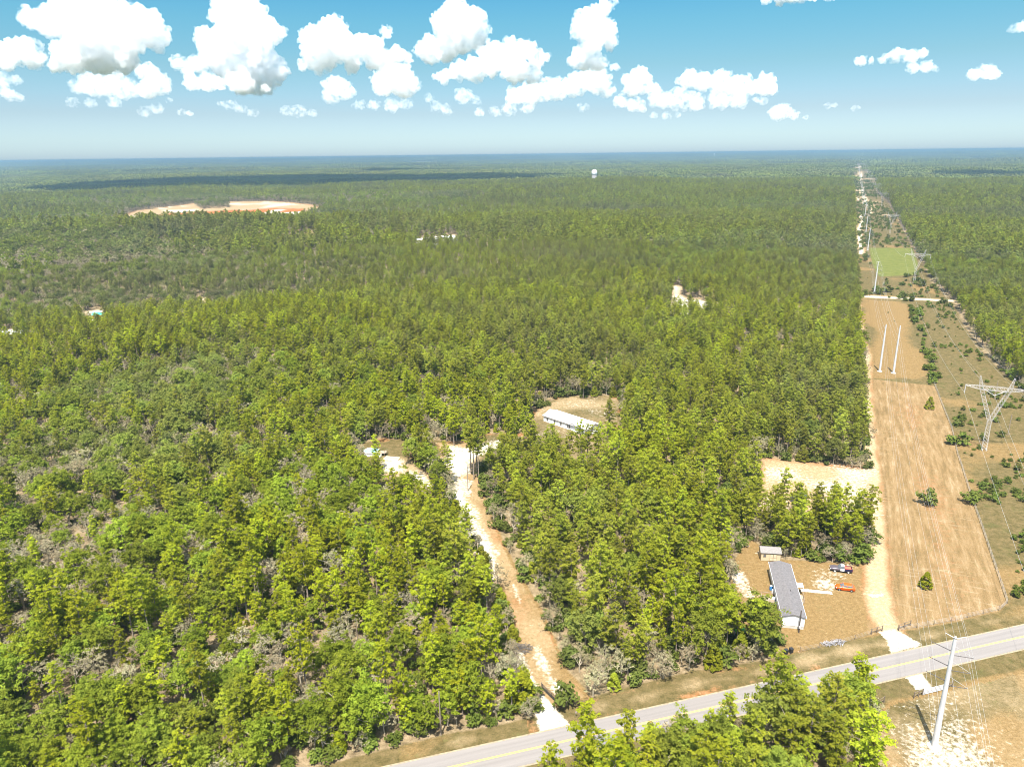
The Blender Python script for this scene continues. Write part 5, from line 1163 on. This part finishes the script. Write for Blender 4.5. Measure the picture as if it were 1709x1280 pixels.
# scrub in the corridor: every bush a shrub of its own
qc = np.random.default_rng(77); got = []
dens_ = 0
X = qc.uniform(60, 330, 60000); Y = qc.uniform(120, 620, 60000)
ok = (poly_sd(X, Y, corridor) > 2) & (poly_sd(X, Y, field_s) < -1.5) & (poly_sd(X, Y, verge_far) < -2) & (poly_sd(X, Y, pad) < 0) & (poly_sd(X, Y, greenf) < -2) & (capsules(X, Y, track) < -3) & (poly_sd(X, Y, cross_road) < -2) & (poly_sd(X, Y, yard) < 0) & (poly_sd(X, Y, ROADPOLY) < -6) & ((Y > 350) | (X > corr_left(Y) + 26))
nf = poly_sd(X, Y, field_n) > -2
fl = np.array([G(*p) for p in ((1556, 640), (1545, 574), (1528, 526), (1516, 502))]); lsd = capsules(X, Y, [(1556, 640, 2.5), (1545, 574, 2.5), (1534, 545, 3.5), (1528, 526, 3.5), (1516, 502, 2.5)])
pr_ = np.clip((fbm(X, Y, 17, 66, 2) - .42) * 3.2, 0, 1) * .26; pr_ = np.where(nf, .0015, pr_); pr_ = np.where(lsd > 0, .085, pr_); pr_ = np.where(Y > 500, pr_ * 2.2, pr_)
k = ok & (qc.uniform(size=len(X)) < pr_); X, Y, lsd = X[k], Y[k], lsd[k]
px_c, py_c, _ = PRJ(X, Y, 1.); vis = (px_c < PW + 20) & (px_c > 0); X, Y, lsd = X[vis], Y[vis], lsd[vis]; o_ = np.argsort(np.hypot(X, Y)); X, Y, lsd = X[o_], Y[o_], lsd[o_]
print('shrubs', len(X))
for i in range(min(295, len(X))):
    s = qc.uniform(.35, 1.25) if lsd[i] < 0 else qc.uniform(.9, 2.0)
    lab, grp = ('dark bush in the row along the old fence line of the upper field', 'bushes along the upper field line') if lsd[i] > 0 else ('low green bush in the scrub below the pylon line', 'bushes in the corridor scrub') if Y[i] < 480 else ('low bush in the corridor between the cross road and the green field', 'bushes north of the cross road')
    lab = ('small ' if s < .8 else 'middling ' if s < 1.15 else 'large ') + lab.replace('low green', 'green').replace('low bush', 'bush').replace(' along the old fence line of the upper field', ' beside the upper field').replace(' between the cross road and the green field', ' north of the cross road').replace('in the scrub below the pylon line', 'below the pylon line') + ', ' + where_in_photo(X[i], Y[i], 1)
    tree_ind('shrub', lab, 'shrub', grp, SHRUBS[i % 3], X[i], Y[i], ground_z(X[i], Y[i]), s, qc.uniform(0, 6.28))
Xs = qc.uniform(60, 1500, 60000); Ys = qc.uniform(120, 2600, 60000)
ok = (poly_sd(Xs, Ys, corridor) > 2) & (poly_sd(Xs, Ys, field_s) < -1) & (poly_sd(Xs, Ys, field_n) < -1) & (poly_sd(Xs, Ys, pad) < -1) & (poly_sd(Xs, Ys, verge_far) < -1) & (poly_sd(Xs, Ys, yard) < 0) & ((Ys > 350) | (Xs > corr_left(Ys) + 26)) & (poly_sd(Xs, Ys, greenf) < -2) & (capsules(Xs, Ys, track) < -2) & (poly_sd(Xs, Ys, ROADPOLY) < -5)
k = ok & (qc.uniform(size=60000) < np.where(Ys < 520, np.where(fbm(Xs, Ys, 22, 67, 2) > .46, 1., .3), .9 * (fbm(Xs, Ys, 60, 88, 2) > .42) + .1)); Xs, Ys = Xs[k], Ys[k]; r9 = np.hypot(Xs, Ys); n = len(Xs)
nearc = r9 < 560
scatter('corridor_undergrowth', [p.joined for p in SHRUBS] + [LO[0].joined], Xs, Ys, hgt(Xs, Ys), np.where(nearc, qc.uniform(.25, .8, n), np.where(qc.uniform(size=n) < .25, qc.uniform(.3, .5, n), qc.uniform(1., 2.4, n))), qc.uniform(0, 6.28, n), np.where(nearc, (qc.uniform(size=n) * 3).astype(int), np.where(qc.uniform(size=n) < .1, 0, (qc.uniform(size=n) * 3).astype(int))))
# ------------------------------------------------------------------ clouds: real masses of vapour puffs, their bases at one height
CB = 1250.0
M_CLOUD, nt, b = mat('cloud_vapour')
nt.nodes.remove(b)
pvc = N(nt, 'ShaderNodeVolumePrincipled'); pvc.inputs['Color'].default_value = (.948, .958, .970, 1); pvc.inputs['Anisotropy'].default_value = .05
at_ = N(nt, 'ShaderNodeAttribute', attribute_type='OBJECT', attribute_name='thickness'); 
at2 = N(nt, 'ShaderNodeAttribute', attribute_type='OBJECT', attribute_name='thin'); geo = N(nt, 'ShaderNodeNewGeometry'); nzc = noise(nt, .0065, 5, .62, geo.outputs['Position'])
nt.links.new(mathn(nt, 'MULTIPLY', at_.outputs['Fac'], mathn(nt, 'MULTIPLY', mathn(nt, 'SUBTRACT', mathn(nt, 'SUBTRACT', nzc, mathn(nt, 'MULTIPLY', at2.outputs['Fac'], .20)), .40), 3.6, True)), pvc.inputs['Density'])
M_CLOUD.cycles.volume_step_rate = .25
nt.links.new(pvc.outputs[0], nt.nodes['Material Output'].inputs['Volume'])
def ZA(x, y): return x / 1.987, y / 1.987
def ZB(x, y): return 850 + x / 1.9895, y / 1.9895
def ico(sub):
    import bmesh
    bm = bmesh.new(); bmesh.ops.create_icosphere(bm, subdivisions=sub, radius=1); v = np.array([q.co[:] for q in bm.verts]); f = np.array([[x.index for x in q.verts] for q in bm.faces]); bm.free(); return v, f
ICV, ICF = ico(2)
def cloud(blobs, base_y, label, thin=0., Z_=ZA, seed=0, vox=1 / 95, soft=1.):
    q = np.random.default_rng(seed); bl = [(*Z_(x, y), r * .9 / 1.988) for x, y, r in blobs]; thin *= .6; by = Z_(0, base_y)[1]
    mx_ = np.mean([p[0] for p in bl]); d = ray(mx_, by); D = (CB - CAMH) / (d[2] / math.hypot(d[0], d[1])); D = min(D, 45000)
    cent = np.array(d) / math.hypot(d[0], d[1]) * D; fwd = np.array([cent[0], cent[1], 0]) / D; side = np.array([fwd[1], -fwd[0], 0])
    k = D / PF * 1.02; cen0 = np.array([cent[0], cent[1], CAMH + cent[2]])
    if thin > .08 or max(b_[2] for b_ in bl) < 24:
        xs = [b_[0] for b_ in bl]; rm_ = float(np.mean([b_[2] for b_ in bl]))
        for _ in range(3 * len(bl)):
            b_ = bl[int(q.integers(len(bl)))]; bl.append((b_[0] + q.uniform(-1.5, 1.5) * b_[2], min(b_[1] + q.uniform(-.6, .7) * b_[2], by), b_[2] * q.uniform(.18, .55)))
    spheres = []
    for x, y, r in bl:
        e = np.array(ray(x, y)); e = e / (e @ fwd) * D; c = e + np.array([0, 0, CAMH]); R_ = r * k
        for rep in (0, 1):
            off = fwd * R_ * q.uniform(-.7, .9) * (1 + rep)
            c2 = c + off; c2[2] += 0
            spheres.append((c2, R_ * (1 if rep == 0 else .85)))
            for _ in range(16):
                dd = q.normal(size=3); dd /= np.linalg.norm(dd); dd[2] = dd[2] if dd[2] > -.2 else -dd[2]
                rs = R_ * q.uniform(.2, .42); spheres.append((c2 + dd * (R_ * .95), rs))
                for _ in range(2):
                    d3 = q.normal(size=3); d3 /= np.linalg.norm(d3); spheres.append((c2 + dd * (R_ * .95) + d3 * rs * .9, rs * q.uniform(.3, .5)))
    V = np.concatenate([ICV * np.array([r * (1 + thin), r * (1 + thin), r * (1 - .6 * thin)]) + (c - cen0) for c, r in spheres]); F = np.concatenate([ICF + i * len(ICV) for i in range(len(spheres))])
    zb = -(0.012 * D * .0); low = V[:, 2] < zb; V[low, 2] = zb + (V[low, 2] - zb) * .10
    me = mesh_np('cloud', V, F, (M_CLOUD,), smooth=True); o = link(bpy.data.objects.new('cloud', me)); o.location = cen0
    ext = (V.max(0) - V.min(0)).max(); vs = max(ext * vox, D / 1100)
    rm = o.modifiers.new('merge', 'REMESH'); rm.mode = 'VOXEL'; rm.voxel_size = vs; rm.use_smooth_shade = True
    for st, sz in ((.075, .13), (.035, .05)):
        t = bpy.data.textures.new('billow', 'VORONOI'); t.noise_scale = max(sz * ext * .5, vs * 2.5); t.distance_metric = 'DISTANCE'
        dm = o.modifiers.new('billow', 'DISPLACE'); dm.texture = t; dm.texture_coords = 'LOCAL'; dm.strength = -min(ext * st, t.noise_scale * .8); dm.mid_level = .45
    t = bpy.data.textures.new('wisp', 'CLOUDS'); t.noise_scale = vs * 5; t.noise_depth = 3; dm = o.modifiers.new('wisp', 'DISPLACE'); dm.texture = t; dm.texture_coords = 'LOCAL'; dm.strength = vs * 3; dm.mid_level = .5
    o['thin'] = thin; o['thickness'] = .024 * (1 - thin) ** 2.5 * 9500 / D; tag(o, label, 'cloud', None, 'thing'); return o
CL = [
 (ZA, [(110, 70, 30), (165, 75, 42), (200, 25, 34), (190, -10, 25), (250, 60, 48), (330, 75, 58), (300, 130, 75), (240, 190, 45), (390, 110, 66), (430, 55, 38), (475, 90, 48), (515, 130, 42), (400, 190, 55), (330, 195, 55), (250, 215, 32), (185, 222, 22)], 245, 'huge white cumulus with a flat grey base, leftmost tall cloud over the forest', 0),
 (ZA, [(20, 185, 33), (60, 180, 38), (100, 170, 32), (112, 200, 28), (20, 215, 25)], 238, 'white cumulus cut by the left picture border above the sand pit', 0),
 (ZA, [(15, 265, 20), (50, 268, 16)], 283, 'small faint cloud at the left border between two larger ones', .35),
 (ZA, [(10, 305, 22), (35, 320, 18), (60, 328, 14)], 340, 'low pinkish cloud at the left border near the horizon', .3),
 (ZA, [(270, 290, 28), (320, 288, 40), (390, 295, 45), (430, 300, 30)], 332, 'hazy grey cloud directly under the huge flat based cumulus', .45),
 (ZA, [(490, 245, 30), (520, 285, 34), (490, 300, 30), (545, 295, 20)], 325, 'small bright upright cloud beside the hazy grey one', .15),
 (ZA, [(780, 10, 30), (820, 20, 42), (760, 60, 46), (830, 80, 66), (900, 110, 38), (715, 60, 22), (690, 140, 40), (770, 145, 56), (860, 150, 48), (930, 115, 20), (750, 215, 50), (830, 220, 66), (900, 235, 50), (800, 280, 45), (870, 290, 40)], 312, 'towering white cumulus with deep grey shaded base, second tall cloud from the left', 0),
 (ZA, [(590, 215, 22), (620, 225, 26), (660, 215, 28), (705, 195, 32)], 250, 'puffy low shoulder cloud left of the towering cumulus base', .1),
 (ZA, [(640, 280, 26), (690, 278, 30), (730, 280, 20)], 302, 'bright flat cloud in front of the towering cumulus base, left one of two', .1),
 (ZA, [(775, 272, 24), (820, 282, 24), (880, 295, 14)], 305, 'bright flat cloud in front of the towering cumulus base, right one of two', .1),
 (ZA, [(1080, 100, 28), (1115, 100, 38), (1040, 130, 42), (1100, 140, 58), (1060, 190, 56), (1140, 170, 46), (1195, 160, 38), (1230, 155, 34), (1280, 112, 20), (1250, 190, 46), (1310, 190, 30), (1165, 210, 34), (1000, 220, 18), (1350, 195, 20)], 248, 'wide white cumulus with two humps left of the pointed cloud', 0),
 (ZA, [(1085, 280, 18), (1115, 290, 34), (1145, 305, 30), (1100, 325, 26)], 350, 'small faint cumulus below the two humped cloud', .25),
 (ZA, [(1290, 235, 32), (1335, 240, 30), (1340, 285, 45), (1270, 290, 36), (1310, 270, 44)], 326, 'roundish cloud between the two humped cloud and the long row', .1),
 (ZA, [(1510, 5, 30), (1490, 45, 28), (1530, 50, 35), (1560, 85, 45), (1605, 105, 24), (1470, 90, 38), (1420, 140, 20), (1530, 130, 50), (1400, 170, 26), (1430, 185, 36), (1480, 165, 44), (1575, 140, 34)], 217, 'pointed bright cumulus with its peak at the top of the picture', 0),
 (ZB, [(-45, 180, 38), (0, 180, 40), (50, 170, 33), (92, 195, 32), (20, 235, 46), (80, 255, 30), (-60, 225, 36), (-120, 235, 36), (-170, 240, 32), (-220, 258, 24), (-100, 262, 20)], 290, 'broad cumulus sloping up to the right below the pointed cloud', 0),
 (ZB, [(345, 5, 14), (320, 25, 24), (290, 50, 32), (255, 85, 44), (235, 110, 28), (305, 100, 42), (335, 145, 24), (275, 150, 38), (250, 195, 42), (215, 210, 20), (290, 215, 34)], 236, 'slanting narrow cumulus tower curving up to a thin tip', 0),
 (ZB, [(20, 325, 30), (70, 315, 36), (120, 305, 38), (160, 300, 36), (220, 290, 38), (285, 275, 44), (325, 305, 26), (350, 225, 14)], 348, 'long cloud row under the slanting tower', .1),
 (ZB, [(-150, 325, 26), (-110, 335, 18), (245, 362, 16), (60, 360, 20), (0, 365, 24)], 378, 'low thin streak of cloud under the long row', .45),
 (ZB, [(400, 270, 26), (430, 250, 26), (440, 280, 35), (410, 300, 26), (475, 300, 22)], 322, 'rounded cumulus to the right of the slanting tower', .05),
 (ZB, [(600, 270, 30), (640, 275, 32), (700, 278, 38), (745, 290, 32), (790, 265, 16), (800, 300, 28), (850, 285, 30), (860, 305, 24), (560, 270, 12), (600, 238, 10)], 322, 'long lumpy cumulus, the rightmost of the main cloud bank', .05),
 (ZB, [(370, 345, 24), (420, 360, 28), (500, 335, 34), (560, 335, 34), (620, 345, 26), (700, 335, 32), (760, 335, 30), (830, 338, 16)], 366, 'hazy lower row of cloud under the lumpy cumulus', .3),
 (ZB, [(480, 385, 12), (520, 386, 14), (560, 384, 10)], 397, 'short flat pinkish cloud near the horizon', .4),
 (ZB, [(890, 380, 24), (910, 375, 24), (945, 385, 16), (985, 392, 8)], 402, 'small pink tinted cloud low between cloud bank and power line corridor', .2),
 (ZB, [(1165, 207, 16), (1200, 205, 10), (1240, 200, 14), (1285, 190, 22), (1330, 195, 22), (1375, 180, 14), (1290, 170, 8)], 212, 'flat white cloud above the power line corridor, largest of the right hand group', .05),
 (ZB, [(1340, 228, 18), (1385, 225, 18), (1415, 232, 10)], 245, 'small white cloud just under the flat corridor cloud', .1),
 (ZB, [(1545, 250, 18), (1585, 240, 22), (1610, 248, 16), (1555, 232, 8)], 268, 'small bright cumulus alone at the right side of the sky', .05),
 (ZB, [(1675, 97, 14), (1700, 95, 16), (1725, 100, 16)], 107, 'small cloud clipped by the right picture border', .1),
 (ZB, [(850, 2, 14), (900, 0, 18), (960, -6, 22), (1010, -4, 16), (1060, -8, 14), (940, -30, 40)], 14, 'flat based cloud clipped by the top picture border', 0),
 (ZB, [(1055, 355, 10), (1078, 350, 9)], 366, 'tiny wisp of cloud left of the corridor vanishing point', .35),
 (ZB, [(1145, 362, 10), (1158, 360, 7)], 370, 'tiny wisp of cloud above the corridor vanishing point', .4),
 (ZA, [(760, 350, 18), (800, 365, 16), (840, 378, 16), (730, 345, 10)], 390, 'thin broken cloud low under the towering cumulus', .5),
 (ZA, [(950, 372, 18), (990, 374, 22), (1035, 378, 14)], 392, 'thin flat cloud low under the two humped cumulus', .5),
 (ZA, [(1190, 350, 18), (1240, 352, 18), (1300, 355, 24), (1350, 350, 20), (1420, 330, 16), (1445, 358, 18), (1480, 365, 18)], 380, 'long thin broken cloud row low under the pointed cumulus', .45),
 (ZA, [(600, 375, 12), (630, 378, 10)], 388, 'small pink cloud low near the horizon beyond the sand pit', .35),
 (ZA, [(1590, 375, 16), (1640, 372, 18), (1680, 360, 16)], 388, 'low pinkish cloud under the broad sloping cumulus', .35),
 (ZA, [(240, 345, 18), (300, 345, 16), (380, 345, 18)], 356, 'thin cloud streak low under the leftmost cumulus', .5),
 (ZA, [(480, 375, 18), (520, 365, 18), (560, 335, 10)], 392, 'faint patch of cloud low left of the towering cumulus', .6),
]
for k_, (Z_, bl, by, lab, th) in enumerate(CL):
    lab = lab.replace(' left picture border', ' picture border').replace('left border', 'picture border')
    cloud(bl, by, lab, th, Z_, 900 + k_)
# clouds overhead, above the frame: they cast the dark patches on the far forest
sd2 = np.array([math.sin(SUN_AZ), math.cos(SUN_AZ)]) * math.cos(SUN_EL) / math.sin(SUN_EL)
for k_, (pA, pB, wd) in enumerate((((250, 303), (600, 300), 1700), ((580, 296), (840, 294), 1000), ((1600, 287.5), (1800, 288), 560), ((620, 283), (770, 281), 600))):
    a_ = np.array(G(*pA, 15)); b_ = np.array(G(*pB, 15)); q = np.random.default_rng(50 + k_); H_ = CB + 150; n_b = max(4, int(np.linalg.norm(b_ - a_) / 210)); sp = []
    for j in range(n_b):
        c = a_ + (b_ - a_) * (j + .5) / n_b + sd2 * H_ + q.normal(size=2) * 25; r = wd * .5 * q.uniform(.55, 1.) * (1 - .5 * abs(2 * (j + .5) / n_b - 1))
        sp.append((np.array([c[0], c[1], H_]), r))
        for _ in range(8):
            dd = q.normal(size=3); dd[2] = abs(dd[2]) * .6; dd /= np.linalg.norm(dd); sp.append((sp[-1][0] * 0 + np.array([c[0], c[1], H_]) + dd * r * .9, r * q.uniform(.25, .45)))
    cen0 = sp[0][0]; V = np.concatenate([ICV * np.array([r, r, r * .6]) + (c - cen0) for c, r in sp]); F = np.concatenate([ICF + i * len(ICV) for i in range(len(sp))])
    o = link(bpy.data.objects.new('cloud', mesh_np('cloud', V, F, (M_CLOUD,), smooth=True))); o.location = cen0; o['thickness'] = .12
    rm = o.modifiers.new('merge', 'REMESH'); rm.mode = 'VOXEL'; rm.voxel_size = 18; rm.use_smooth_shade = True
    tag(o, 'cumulus overhead above the picture, shading far forest patch ' + ('behind the sand pit', 'right of the sand pit', 'right of the corridor', 'near the orange clearing', 'behind the water tower')[k_], 'cloud')
# ------------------------------------------------------------------ haze
hz = MB().box(-95000, 95000, -95000, 95000, -60, 103).build('haze', None or bpy.data.materials.new('haze'))
hm = hz.data.materials[0]; hm.use_nodes = True; nt = hm.node_tree; nt.nodes.clear()
o_ = nt.nodes.new('ShaderNodeOutputMaterial'); pv = nt.nodes.new('ShaderNodeVolumePrincipled'); nt.links.new(pv.outputs[0], o_.inputs['Volume'])
pv.inputs['Color'].default_value = (.22, .35, .47, 1); pv.inputs['Density'].default_value = 1.3e-4; pv.inputs['Anisotropy'].default_value = .2
tag(hz, kind='stuff')
